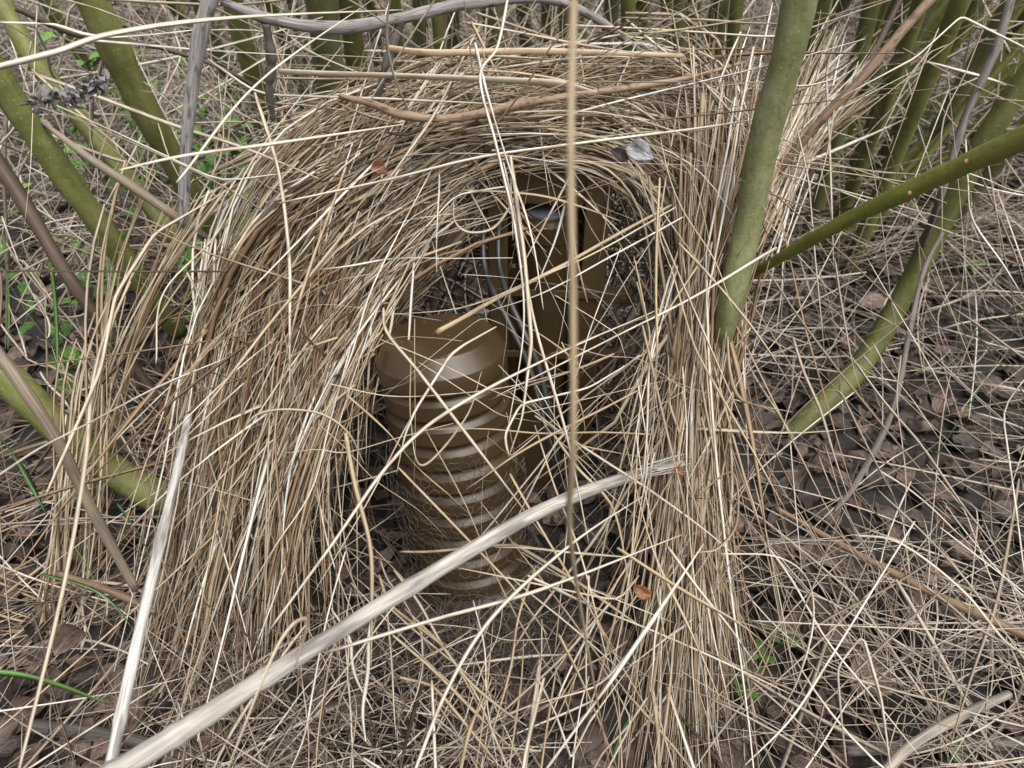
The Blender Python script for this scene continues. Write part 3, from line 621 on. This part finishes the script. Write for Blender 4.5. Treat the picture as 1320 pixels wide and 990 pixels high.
S_ = Strands()      # thatch on top
A = [P(230, 250, 1.1), P(400, 160, 1.15), P(560, 118, 1.2), P(720, 108, 1.2), P(860, 112, 1.15), P(1010, 160, 1.1)]
B = [P(330, 265, .98), P(440, 210, .95), P(560, 172, .94), P(700, 158, .93), P(820, 172, .93), P(940, 230, .94)]
family(S_, A, B, 420, width=(.002, .0048), thick=.036, t0=(0, .6), t1=(.4, 1), dev=.12, tint=(.2, 1), wig=.012, kink=.3)
A = [P(480, 200, .96), P(560, 160, 1.0), P(680, 130, 1.05), P(800, 125, 1.05), P(900, 160, 1.0), P(960, 260, .92)]
B = [P(620, 185, .95), P(700, 165, .95), P(780, 175, .95), P(840, 225, .93), P(870, 300, .90), P(890, 400, .86)]
family(S_, A, B, 330, thick=.03, t0=(0, .5), t1=(.5, 1), dev=.07, tint=(.2, .95), wig=.012, kink=.2)
family(S_, [P(360, 235, .94), P(500, 170, .98), P(660, 130, 1.03), P(860, 105, 1.1)], [P(400, 330, .88), P(500, 240, .92), P(600, 190, .95), P(760, 150, 1.0)], 260, thick=.02, t0=(0, .5), t1=(.5, 1), dev=.06, tint=(.35, 1), wig=.01)
tag(S_.build('straw_thatch', M['straw']), 'layered thatch of dry grass heaped over the top of the opening', 'dry grass', kind='stuff')

S_ = Strands()      # right sheaf
A = [P(915, 70, 1.05), P(908, 200, .95), P(885, 350, .85), P(866, 520, .75), P(857, 700, .64), P(850, 860, .53), P(842, 1080, .385)]
B = [P(1005, 70, 1.05), P(968, 200, .96), P(938, 350, .86), P(926, 520, .76), P(924, 700, .65), P(926, 860, .54), P(930, 1080, .39)]
family(S_, A, B, 190, thick=.026, t0=(0, .5), t1=(.75, 1.2), dev=.065, tint=(.15, 1), wig=.022, kink=.35, width=(.0022, .0052))
A3 = [P(640, 120, 1.05), P(820, 112, 1.05), P(905, 190, .96), P(895, 350, .85), P(872, 520, .75), P(850, 700, .64), P(830, 860, .54), P(800, 1040, .42)]
B3 = [P(760, 85, 1.1), P(905, 90, 1.08), P(968, 200, .97), P(940, 350, .86), P(922, 520, .76), P(925, 700, .65), P(935, 860, .55), P(950, 1040, .42)]
family(S_, A3, B3, 200, thick=.026, t0=(0, .55), t1=(.5, 1.1), dev=.065, tint=(.15, 1), wig=.024, kink=.3, width=(.002, .0050))
family(S_, A, B, 120, thick=.04, t0=(0, .6), t1=(.6, 1), dev=.13, tint=(.3, 1), wig=.015, kink=.3, width=(.0018, .0032))
tag(S_.build('straw_sheaf', M['straw']), 'upright sheaf of pale dry grass hanging right of the opening', 'dry grass', kind='stuff')

S_ = Strands()      # flare behind the right stem
family(S_, [P(940, 280, 1.0), P(985, 160, 1.12), P(1010, 20, 1.25)], [P(980, 340, 1.0), P(1060, 190, 1.2), P(1170, 70, 1.45)], 170, thick=.03, dev=.05, tint=(.5, 1), wig=.008)
tag(S_.build('straw_tuft', M['straw']), 'bright tuft of dry grass fanning up behind the right willow stem', 'dry grass', kind='stuff')

S_ = Strands()      # back wall of the hollow, right and left of the housing
def box_tangle(N, xr, yr, zr, L=(.12, .4), width=(.0018, .0038), tint=(0, .6), bias=(0, 0, 1.0), wig=.012):
    c = np.stack([rng.uniform(*xr, N), rng.uniform(*yr, N), rng.uniform(*zr, N)], 1)
    d = nrm(rng.normal(size=(N, 3)) * .6 + np.array(bias) * rng.choice([-1, 1], (N, 1)))
    t = np.linspace(-.5, .5, 10)[None, :, None]; l = rng.uniform(*L, N)[:, None, None]
    Pt = c[:, None] + d[:, None] * l * t + snoise(N, 10) * wig; floor_clamp(Pt)
    S_.add(Pt, rng.uniform(*width, N), rng.uniform(*tint, N))
box_tangle(230, (.16, .32), (.95, 1.25), (0, .5))
box_tangle(150, (-.35, -.06), (1.02, 1.3), (0, .5))
box_tangle(260, (-.2, .3), (1.1, 1.3), (.3, .62), bias=(1, 0, .2))
box_tangle(110, (.13, .26), (.72, .95), (0, .35), tint=(.1, .9), bias=(.4, 0, 1))
tag(S_.build('inner_straw', M['straw_shaded']), 'shade toned dry grass lining the back of the hollow', 'dry grass', kind='stuff')

S_ = Strands()      # left loose straw
family(S_, [P(215, 235, 1.0), P(130, 380, .9), P(80, 560, .8), P(20, 760, .7), P(-80, 950, .6)], [P(270, 250, .98), P(205, 400, .88), P(175, 560, .78), P(150, 760, .66), P(120, 950, .52)], 45, thick=.04, dev=.08, tint=(.3, 1), wig=.012, kink=.3)
family(S_, [P(-60, 250, 1.1), P(60, 300, 1.05), P(160, 380, 1.0), P(260, 480, .9)], [P(-60, 800, .75), P(60, 760, .75), P(150, 700, .78), P(260, 640, .8)], 110, thick=.06, dev=.25, tint=(.2, 1), wig=.015, t0=(0, .6), t1=(.4, 1))
family(S_, [P(-60, 560, .9), P(60, 520, .85), P(160, 440, .9), P(280, 330, 1.0)], [P(-40, 980, .55), P(60, 900, .57), P(150, 800, .63), P(230, 650, .75)], 80, thick=.05, dev=.2, tint=(.3, 1), wig=.015, t0=(0, .6), t1=(.4, 1))
tag(S_.build('loose_straw', M['straw']), 'loose criss crossing dry grass at the left edge', 'dry grass', kind='stuff')

# ground straw
def patchy(x, y):
    v = np.array([mnoise.noise(Vector((float(a) * 4.5, float(b) * 4.5, 2.2))) for a, b in zip(x, y)])
    return (v + rng.normal(0, .12, len(x))) < -.02
hollow0 = lambda x, y: (np.abs(x - .0) < .21) & (y > .44) & (y < 1.1) & (rng.random(len(x)) < .9)
hollow = lambda x, y: hollow0(x, y) | patchy(x, y)
def drift(N): return rng.choice([.5, 2.4, -.3], N) + rng.normal(0, .45, N)
S_ = Strands()
scatter(S_, 1250, (-1.0, 1.25), (.28, 1.9), length=(.12, .5), z=(.004, .05), elev=9, ypow=1.1, reject=hollow, width=(.0016, .0042))
# denser left and bottom-left
scatter(S_, 850, (-1.1, -.2), (.28, 1.8), length=(.15, .5), z=(.01, .12), elev=14, width=(.0015, .0036), reject=patchy)
scatter(S_, 420, (-.42, .0), (.34, .56), length=(.08, .3), z=(.004, .05), elev=14)
scatter(S_, 330, (.25, 1.5), (.9, 1.9), reject=patchy, length=(.15, .5), z=(.005, .08), elev=14)
scatter(S_, 260, (.35, .9), (.35, .7), length=(.15, .45), z=(.03, .10), elev=10, tint=(.5, 1))
tag(S_.build('ground_straw', M['litter_straw']), 'weathered dry grass strewn over the leaf covered ground', 'dry grass', kind='stuff')
S_ = Strands()
scatter(S_, 5200, (-2.8, 3.2), (1.5, 5.2), length=(.2, .7), z=(.005, .16), elev=22, ypow=1.2, width=(.002, .004), segs=8, tint=(.2, 1))
scatter(S_, 3200, (-2.4, 3.0), (1.5, 4.2), length=(.3, .9), z=(.1, .5), elev=50, width=(.0022, .0042), segs=8, tint=(.5, 1))
scatter(S_, 1200, (-2.6, 3.6), (3.0, 5.5), length=(.4, 1.1), z=(.2, .9), elev=55, width=(.0025, .004), segs=8, tint=(.2, .9))
scatter(S_, 450, (.25, 2.2), (1.15, 2.4), length=(.2, .7), z=(.01, .14), elev=12, width=(.002, .0042), segs=10, tint=(.45, 1))
tag(S_.build('thicket_grass', M['litter_straw']), 'dry grass tangled between the willow stems of the thicket', 'dry grass', kind='stuff')
S_ = Strands()
scatter(S_, 420, (.15, 1.5), (.45, 1.7), length=(.04, .14), z=(.004, .03), elev=16, width=(.002, .004), tint=(0, 1))
scatter(S_, 260, (-.9, .1), (.35, 1.2), length=(.04, .14), z=(.004, .03), elev=16, width=(.002, .004), tint=(0, 1))
tag(S_.build('twig_debris', M['grey_wood']), 'small bits of dark twig scattered on the leaves', 'twigs', kind='stuff')

# =================================================================== single blades
def folded(ctrl, n):
    c = np.asarray(ctrl, float); L = np.concatenate([[0], np.cumsum(np.linalg.norm(np.diff(c, axis=0), axis=1))]); t = np.linspace(0, L[-1], n)
    p = np.stack([np.interp(t, L, c[:, k]) for k in range(3)], 1); p[1:-1] = .25 * p[:-2] + .5 * p[1:-1] + .25 * p[2:]
    return p + snoise(1, n)[0] * .0012
def blade(ctrl, w, tint=.85, label=None, group=None, name='dry_grass_blade', mat='straw', n=26, flat=.35, cat='grass blade', tip=.25):
    S = Strands(); pts = folded(ctrl, n) if label and any(q_ in label for q_ in ('kinked', 'folded', 'sharp', 'bent')) else catmull(ctrl, n) + snoise(1, n)[0] * .0008
    S.add([pts], [w], [tint], flat=flat, tip=tip)
    o = S.build(name, M[mat]); tag(o, label, cat, group); return o
BL = [
 ([D(742, -40, .27), D(736, 200, .28), D(738, 420, .30), D(737, 600, .33), D(735, 690, .40), D(757, 830, .55), D(790, 1010, .72)], .0031, .56, 'near blurred grass stem hanging down in front of the housing'),
 ([D(-30, 92, .62), D(70, 66, .64), D(150, 42, .68), D(300, 24, .75), D(520, 14, .9)], .0050, .9, 'pale reed crossing the top left stems near the upper edge'),
 ([D(155, 220, .74), D(240, 200, .76), D(350, 185, .78), D(520, 160, .84)], .0045, .9, 'pale straw lying level across the grey stalk at upper left'),
 ([D(360, 262, .80), D(500, 232, .81), D(620, 203, .82), D(740, 186, .83), D(900, 165, .86), D(1010, 148, .9)], .0046, .92, 'long pale straw crossing above the housing'),
 ([D(598, 247, .84), D(650, 248, .84), D(700, 252, .84), D(745, 264, .85), D(800, 285, .88)], .0050, .5, 'flat tan blade arching over the lens of the housing'),
 ([D(584, 262, .80), D(586, 285, .80), D(603, 300, .80), D(634, 296, .80), D(654, 272, .80), D(664, 246, .80), D(650, 220, .82)], .0032, .7, 'curled blade making a small loop left of the housing'),
 ([D(420, 495, .80), D(500, 511, .80), D(580, 508, .80), D(660, 497, .80), D(740, 476, .82)], .0028, .85, 'thin straw bowed across the front of the cap'),
 ([D(495, 398, .82), D(500, 430, .80), D(540, 480, .78), D(590, 545, .77), D(640, 610, .78), D(700, 690, .82)], .0036, .8, 'straw slanting from the cap down over the ribs to the right'),
 ([D(640, 420, .84), D(600, 443, .82), D(580, 458, .81), D(560, 490, .80), D(535, 530, .79), D(522, 560, .79), D(510, 610, .80)], .0040, .88, 'kinked pale blade bent over the cap edge'),
 ([D(350, 810, .70), D(430, 700, .70), D(500, 600, .72), D(570, 535, .74), D(700, 465, .78), D(860, 395, .85)], .0036, .88, 'long straw arcing from lower left over the ribs to the sheaf'),
 ([D(420, 840, .66), D(560, 798, .66), D(700, 760, .68), D(880, 690, .74)], .0034, .88, 'straw slanting just beneath the diagonal stalk'),
 ([D(655, -10, .80), D(640, 60, .80), D(618, 100, .80), D(640, 190, .79), D(665, 300, .78), D(676, 420, .78), D(655, 560, .78)], .0036, .95, 'bright straw dropping from the top past the housing'),
 ([D(612, 55, .82), D(628, 120, .80), D(655, 210, .79), D(684, 300, .79), D(700, 400, .79)], .0042, .95, 'pale blade over the thatch pointing at the housing'),
 ([D(660, 200, .80), D(676, 330, .79), D(684, 440, .78), D(672, 540, .77), D(655, 590, .77)], .0046, .8, 'broad folded blade hanging right of the cap'),
 ([D(648, 210, .81), D(668, 300, .80), D(690, 420, .79), D(730, 560, .78), D(760, 700, .78)], .0034, .82, 'straw crossing the cables down towards the stalk'),
 ([D(870, 268, .84), D(770, 325, .82), D(690, 360, .81), D(600, 395, .82), D(500, 405, .84)], .0036, .85, 'straw running level into the back of the cap'),
 ([D(880, 280, .84), D(790, 328, .82), D(700, 378, .81), D(630, 402, .81)], .0032, .92, 'pale straw beside the broken one above the cap'),
 ([D(1000, 320, .90), D(900, 380, .84), D(800, 430, .80), D(700, 480, .78), D(640, 510, .78)], .0042, .9, 'strong straw slanting down from the sheaf to the ribs'),
 ([D(530, 460, .80), D(530, 540, .80), D(545, 600, .80), D(600, 540, .81), D(620, 480, .82)], .0028, .7, 'looped straw hooked in front of the ribs'),
 ([D(690, 560, .78), D(655, 590, .78), D(650, 560, .77), D(672, 520, .78), D(760, 500, .80), D(860, 440, .84)], .0028, .9, 'straw bent sharply beside the ribbed body'),
 ([D(-20, 625, .62), D(50, 580, .64), D(110, 548, .68), D(200, 500, .76), D(290, 462, .84)], .0062, .98, 'bright flat blade entering from the left edge at mid height'),
 ([D(0, 495, .72), D(90, 470, .76), D(150, 540, .7), D(100, 480, .72)], .0, .9, None),
 ([D(530, 1000, .62), D(580, 880, .64), D(640, 790, .66), D(740, 700, .68), D(830, 640, .72)], .0034, .9, 'straw rising from the bottom edge under the stalk'),
 ([D(700, 1000, .60), D(780, 890, .62), D(840, 800, .66), D(905, 700, .72)], .0040, .95, 'bright straw leaning into the foot of the sheaf'),
 ([D(720, 820, .72), D(760, 900, .68), D(800, 1000, .62)], .0055, .6, 'flat tan blade standing at the bottom centre'),
 ([D(690, 870, .74), D(715, 920, .72), D(735, 978, .70), D(760, 930, .70), D(820, 850, .72)], .0036, .85, 'straw folded to a sharp V at the bottom centre'),
 ([D(1090, 985, .72), D(1085, 930, .70), D(1080, 860, .70), D(1112, 818, .70), D(1135, 900, .70), D(1150, 1000, .70)], .0040, .9, 'straw folded into an upside down V at lower right'),
 ([D(1180, 672, .80), D(1120, 770, .78), D(1070, 850, .76), D(1020, 925, .74), D(960, 985, .70)], .0044, .95, 'long pale straw slanting over the leaves at lower right'),
 ([D(900, 640, .78), D(945, 610, .76), D(950, 670, .76), D(925, 705, .76), D(895, 712, .76)], .0060, .55, 'curled tan blade hooked around the sheaf'),
 ([D(930, 715, .78), D(1000, 718, .78), D(1040, 745, .78), D(1048, 800, .78), D(1030, 870, .78), D(1005, 920, .8)], .0036, .88, 'drooping arched blade right of the sheaf'),
 ([D(970, 800, .84), D(1120, 808, .82), D(1240, 812, .80), D(1350, 808, .78)], .0030, .92, 'level thin straw over the leaves towards the right edge'),
 ([D(60, 640, .72), D(130, 480, .76), D(150, 380, .80), D(200, 300, .86), D(300, 240, .95)], .0046, .8, 'tall bent straw rising at left before the curtain'),
 ([D(20, 1000, .6), D(80, 760, .66), D(110, 600, .72), D(125, 470, .78), D(170, 330, .86)], .0046, .75, 'tan straw leaning along the left of the bleached stalk'),
 ([D(380, 860, .60), D(395, 800, .58), D(360, 830, .56), D(290, 1000, .50)], .0048, .72, 'straw hanging in front of the thick stalk at lower left'),
 ([D(1100, 690, .86), D(1160, 700, .84), D(1240, 760, .82), D(1300, 830, .80), D(1350, 850, .8)], .0040, .85, 'straw bending to the right edge above the speckled stick'),
 ([D(200, 470, .80), D(210, 380, .80), D(280, 300, .82), D(330, 200, .85), D(440, 60, .9)], .0040, .88, 'straw slanting up across the left thicket'),
 ([D(225, 235, .8), D(330, 110, .82), D(480, 0, .9)], .0040, .92, 'straw slanting from the grey stalk to the top edge'),
 ([D(300, 590, .72), D(330, 535, .7), D(400, 530, .7), D(445, 555, .7), D(470, 600, .72)], .0026, .7, 'thin arched straw on the left curtain'),
 ([D(1320, 60, .9), D(1240, 20, .92), D(1180, 75, .92), D(1080, 130, .95)], .0030, .95, 'pale blade folded over the upper right stems'),
]
for ctrl, w_, tn, lb in BL:
    if w_ <= 0: continue
    blade(ctrl, w_, tn, lb, None, flat=.45 if w_ < .005 else .25, n=44)

# unnamed crossing blades in front of the hollow
GX = 'blades crossing the opening'
BIN = {}
def rnd_blade(p0, p1, bow, w_, tn, label, group, mat='straw', segs=20):
    m = .5 * (p0 + p1) + nrm(rng.normal(size=3)) * np.linalg.norm(p1 - p0) * bow
    c = [p0, .5 * (p0 + m) + rng.normal(0, .003, 3), m, .5 * (m + p1) + rng.normal(0, .003, 3), p1]
    if random.random() < .35: c[random.choice([1, 3])] += rng.normal(0, .02, 3); pts = folded([c[0], c[1] if random.random() < .5 else c[3], c[4]], segs)
    else: pts = catmull(c, segs); floor_clamp(pts)
    w_ *= random.choice([1, 1, 1.15, 1.5])
    if group in ('fine strands veiling the hollow', 'blades at the upper left stems', 'blades at the upper right stems'):
        BIN.setdefault((group, mat), Strands()).add([pts], [w_], [tn]); return
    S = Strands(); S.add([pts], [w_], [tn]); o = S.build('dry_grass_blade', M[mat]); tag(o, label, 'grass blade', group)
kept = 0
while kept < 46:
    r_ = random.random()
    if r_ < .45:    # steep ones
        x0 = random.uniform(440, 880); y0 = random.uniform(150, 620); L_ = random.uniform(180, 420); a = random.gauss(0, .45)
        x1 = x0 + math.sin(a) * L_; y1 = y0 + math.cos(a) * L_
    elif r_ < .75:
        x0 = random.uniform(640, 900); y0 = random.uniform(240, 620); a = random.uniform(-.25, .75); L_ = random.uniform(150, 330); x1 = x0 - math.cos(a) * L_; y1 = y0 + math.sin(a) * L_
    else:
        x0 = random.uniform(440, 700); y0 = random.uniform(300, 760); a = random.uniform(.2, 1.1); L_ = random.uniform(180, 380); x1 = x0 + math.cos(a) * L_; y1 = y0 + math.sin(a) * L_
    y1 = min(y1, 960)
    on = sum(1 for q_ in np.linspace(0, 1, 20) if 485 < x0 + (x1 - x0) * q_ < 655 and 400 < y0 + (y1 - y0) * q_ < 760)
    on2 = sum(1 for q_ in np.linspace(0, 1, 20) if 665 < x0 + (x1 - x0) * q_ < 785 and 205 < y0 + (y1 - y0) * q_ < 450)
    if (on and random.random() < .9) or (on2 and random.random() < .88): continue
    kept += 1
    d0 = random.uniform(.76, .85); d1 = random.uniform(.74, .86)
    if y0 < 350: d0 += .04
    rnd_blade(D(x0, y0, d0), D(x1, min(y1, 960), d1), random.gauss(0, .055), random.uniform(.0018, .0036), random.uniform(.45, .95), 'thin dry blade criss crossing in front of the hollow', GX)
for k in range(70):
    x0 = random.uniform(420, 880); y0 = random.uniform(700, 900); a = random.gauss(0, .7); L_ = random.uniform(120, 320)
    x1 = x0 + math.sin(a) * L_; y1 = y0 + math.cos(a) * L_
    rnd_blade(D(x0, y0, random.uniform(.74, .92)), D(x1, y1, random.uniform(.66, .82)), random.gauss(0, .07), random.uniform(.0016, .0034), random.uniform(.5, 1), 'thin dry blade crossing the dark ground below the diagonal stalk', 'blades below the diagonal stalk')
for k in range(60):
    x0 = random.uniform(940, 1340); y0 = random.uniform(330, 760); a = random.gauss(.3, .6); L_ = random.uniform(160, 380)
    x1 = x0 + math.sin(a) * L_; y1 = y0 + math.cos(a) * L_
    rnd_blade(D(x0, y0, random.uniform(.85, 1.15)), D(x1, y1, random.uniform(.75, .95)), random.gauss(0, .07), random.uniform(.0016, .0034), random.uniform(.5, 1), 'pale dry blade lying over the leaves right of the sheaf', 'blades right of the sheaf', 'litter_straw')
for k in range(40):
    x0 = random.uniform(950, 1300); y0 = random.uniform(0, 250); a = random.choice([1.35, .2, -.5]) + random.gauss(0, .25); L_ = random.uniform(150, 360)
    x1 = x0 + math.sin(a) * L_; y1 = y0 + math.cos(a) * L_
    rnd_blade(D(x0, y0, random.uniform(1.0, 1.3)), D(x1, y1, random.uniform(1.0, 1.25)), random.gauss(0, .1), random.uniform(.002, .0038), random.uniform(.6, 1), 'pale dry blade among the leaning stems at upper right', 'blades at the upper right stems', 'litter_straw')
for k in range(60):
    x0 = random.uniform(-20, 420); y0 = random.uniform(-20, 260); a = random.choice([-.35, .6, 1.2, .1]) + random.gauss(0, .2); L_ = random.uniform(120, 360)
    x1 = x0 + math.sin(a) * L_; y1 = y0 + math.cos(a) * L_
    rnd_blade(D(x0, y0, random.uniform(1.0, 1.5)), D(x1, y1, random.uniform(.95, 1.4)), random.gauss(0, .07), random.uniform(.002, .004), random.uniform(.5, 1), 'pale dry blade among the willow stems at upper left', 'blades at the upper left stems', 'litter_straw')
for k in range(40):
    x0 = random.uniform(0, 900); y0 = random.uniform(-20, 120); a = random.choice([1.4, 1.6, .7, -.3]) + random.gauss(0, .2); L_ = random.uniform(200, 450)
    x1 = x0 + math.sin(a) * L_; y1 = y0 + math.cos(a) * L_
    rnd_blade(D(x0, y0, random.uniform(.9, 1.1)), D(x1, y1, random.uniform(.85, 1.0)), random.gauss(0, .08), random.uniform(.002, .0036), random.uniform(.6, 1), 'pale dry blade sticking up over the thatch', 'blades over the thatch')

for k in range(34):
    x0 = random.gauss(700, 90) if k % 6 else random.uniform(470, 660); y0 = random.uniform(170, 560); a = random.gauss(0, .6) if k % 2 else random.choice([-1, 1]) * random.uniform(.7, 1.5); L_ = random.uniform(110, 300)
    x1 = x0 + math.sin(a) * L_; y1 = y0 + abs(math.cos(a)) * L_
    rnd_blade(D(x0, y0, random.uniform(.80, .88)), D(x1, y1, random.uniform(.78, .86)), random.gauss(0, .14), random.uniform(.0008, .0015), random.uniform(.5, 1), 'hair fine dry grass strand in the veil before the housing and canister', 'fine strands veiling the hollow')

LBL = {'fine strands veiling the hollow': 'hair fine dry grass strands veiling the hollow', 'blades at the upper left stems': 'sparse pale dry grass between the upper left willow stems',
       'blades at the upper right stems': 'sparse pale dry grass between the leaning upper right stems'}
for (g_, m_), S in BIN.items():
    tag(S.build('fine_grass', M[m_]), LBL[g_], 'dry grass', kind='stuff')

# green blades
GB = [([D(-20, 545, .95), D(20, 590, .93), D(60, 660, .92)], .009, 'broad green grass blade at the left edge beside the low stem'),
      ([D(-20, 865, .66), D(50, 875, .68), D(140, 908, .72)], .0065, 'bright green blade curving in at the lower left edge'),
      ([D(150, 650, .95), D(180, 690, .93), D(195, 720, .92)], .008, 'short green blade beside the bleached stalk'),
      ([D(85, 690, .98), D(115, 735, .96), D(130, 770, .95)], .006, 'small green blade behind loose straw at lower left'),
      ([D(55, 740, .85), D(130, 765, .85), D(175, 815, .85)], .004, 'slender green blade drooping at lower left'),
      ([D(1325, 395, .95), D(1270, 490, .97), D(1205, 590, 1.0)], .0030, 'thin green stem slanting at the right edge'),
      ([D(60, 300, 1.2), D(72, 400, 1.15), D(75, 500, 1.1)], .006, 'upright green blade behind the left loose straw'),
      ([D(150, 110, 1.5), D(175, 190, 1.5), D(190, 260, 1.5)], .008, 'green blade between the two upper left stems'),
      ([D(5, 300, 1.3), D(12, 380, 1.25), D(10, 450, 1.2)], .006, 'green blade at the far left edge'),
      ([D(215, 30, 1.7), D(205, 100, 1.7), D(212, 150, 1.7)], .010, 'green blade near the top beside the mossy stem'),
      ([D(325, 20, 1.8), D(335, 90, 1.8), D(318, 150, 1.8)], .010, 'green blade near the ragged twig'),
      ([D(790, 985, .9), D(800, 950, .9), D(822, 905, .9)], .008, 'little green blade at the bottom near the sheaf')]
for c, w_, lb in GB: blade(c, w_, random.random(), lb, 'green grass blades', 'green_grass_blade', 'green_blade', flat=.2, n=20)

# leafy sprouts
def sprout(p, h, nl, label, group='leafy sprouts', size=.03):
    r_ = empty('leafy_sprout', tuple(p)); tag(r_, label, 'plant', group)
    tipv = np.array([random.uniform(-.05, .05), random.uniform(-.04, .04), h])
    S = Strands(); pts = catmull([(0, 0, 0), tipv * .5 + rng.normal(0, .008, 3), tipv], 12); S.add([pts], [.0028], [.2], flat=1, sides=6, prof=np.linspace(1, .5, 12)); S.build('stem', M['green_blade'], r_)
    idx = rng.integers(3, 12, nl); a = rng.uniform(0, 6.28, nl); sz = rng.uniform(.7, 1.3, nl) * size
    C = pts[idx] + np.stack([np.cos(a), np.sin(a), np.full(nl, .2)], 1) * sz[:, None] * .55
    V, F, T, S2 = leaf_batch(C, sz, a, rng.normal(-.3, .3, nl), rng.normal(0, .3, nl), rng.random(nl), rng.normal(.2, .2, nl), rng.uniform(.5, .75, nl), crumple=.03)
    link('foliage', mesh_from('foliage', V, F, M['leaf_green'], T, S2), r_)
spr = [(30, 60, 1.7), (110, 150, 1.5), (75, 180, 1.4), (160, 100, 1.8), (230, 90, 1.8), (260, 90, 1.6), (240, 200, 1.45), (280, 230, 1.4), (290, 290, 1.3), (250, 290, 1.3), (310, 180, 1.7), (330, 60, 2.1), (40, 330, 1.1), (25, 420, 1.0), (90, 100, 1.5), (60, 130, 1.45), (130, 30, 1.9), (150, 20, 1.8), (255, 150, 1.6), (275, 175, 1.5), (240, 140, 1.7), (265, 210, 1.45), (275, 265, 1.35), (300, 320, 1.25), (262, 330, 1.2), (90, 330, 1.2), (285, 130, 1.8), (350, 110, 2.2), (395, 60, 2.4), (180, 60, 2.0), (295, 60, 2.2), (270, 430, 1.05), (60, 250, 1.3)]
for px, py, Y0 in spr:
    p = P(px, py, Y0); h = max(.05, p[2]); p[2] = 0.0
    sprout(p, h + .02, 16, 'small green leafy sprout growing behind the left side of the straw', size=.034)
for px, py, lb in ((1245, 352, 'tiny green seedling on the leaf litter at the right'), (965, 860, 'small green weed on the ground right of the sheaf'), (1260, 975, 'green seedling in the bottom right corner'), (975, 900, 'lower green weed beside the foot of the sheaf')):
    p = G(px, py); sprout(p, .035, 7, lb, size=.022)

# notable dead leaves
def one_leaf(p, size, az_, tilt, roll, mat, tint, label, curl=.4, asp=.6, cr=.06):
    V, F, T, S = leaf_batch(np.array([p]), np.array([size]), np.array([az_]), np.array([tilt]), np.array([roll]), np.array([tint]), np.array([curl]), np.array([asp]), S=15, K=9, crumple=cr)
    o = link('dead_leaf', mesh_from('dead_leaf', V, F, M[mat], T, S)); md = o.modifiers.new('s', 'SOLIDIFY'); md.thickness = .0005
    return tag(o, label, 'leaf')
one_leaf(D(824, 195, .83), .036, R(-40), R(10), R(50), 'leaf_grey', .5, 'silvery grey dead leaf caught in the thatch above the housing', asp=.65)
one_leaf(D(800, 200, .86), .026, R(10), R(30), R(60), 'leaf', .05, 'dark brown dead leaf beside the silvery one in the thatch')
one_leaf(D(490, 215, .86), .032, R(70), R(10), R(60), 'leaf_orange', .0, 'reddish brown dead leaf tucked in the left thatch')
one_leaf(D(829, 763, .72), .020, R(-20), R(20), R(50), 'leaf_orange', .9, 'small orange curled leaf hanging among straws below the stalk', curl=.9)
one_leaf(D(875, 605, .80), .022, R(60), R(30), R(60), 'leaf_orange', .4, 'orange brown scrap of leaf at the broken end of the stalk', curl=.8)
one_leaf(G(1125, 870, .03), .075, R(30), R(5), R(10), 'leaf', 1.0, 'large reddish brown dead leaf at lower right', asp=.8)
one_leaf(G(1075, 815, .03), .06, R(-50), R(5), R(10), 'leaf', .8, 'oval brown dead leaf above the large reddish one')
one_leaf(D(90, 820, .90), .07, R(100), R(30), R(30), 'leaf', .7, 'hanging brown dead leaf at lower left', asp=.5)
one_leaf(G(1280, 500, .03), .08, R(-30), R(10), R(10), 'leaf', .45, 'curled purple brown dead leaf near the right edge')
one_leaf(G(1130, 390, .03), .08, R(10), R(5), R(15), 'leaf', .9, 'russet dead leaf behind the long leaning willow stem')

# dried flower head
fh = empty('dried_seed_head', tuple(D(40, 132, .78))); tag(fh, 'withered dark grey seed head jutting in front of the left willow stems', 'seed head')
b0 = D(40, 132, .78)
S = Strands(); pts = catmull([D(25, 135, .78) - b0, D(70, 128, .78) - b0, D(110, 118, .78) - b0, D(138, 98, .78) - b0], 20); S.add([pts], [.003], [.3], flat=1, sides=6); S.build('stem', M['grey_wood'], fh)
nl = 60; ii = rng.integers(3, 19, nl); C = pts[ii] + rng.normal(0, .004, (nl, 3))
V, F, T, S2 = leaf_batch(C, rng.uniform(.009, .018, nl), rng.uniform(0, 6.28, nl), rng.normal(0, .8, nl), rng.normal(0, .8, nl), rng.uniform(0, .4, nl), rng.normal(.9, .5, nl), rng.uniform(.3, .6, nl), crumple=.3, S=6, K=3)
link('bracts', mesh_from('bracts', V, F, plain('withered_grey', (.13, .12, .12), .8), T, S2), fh)
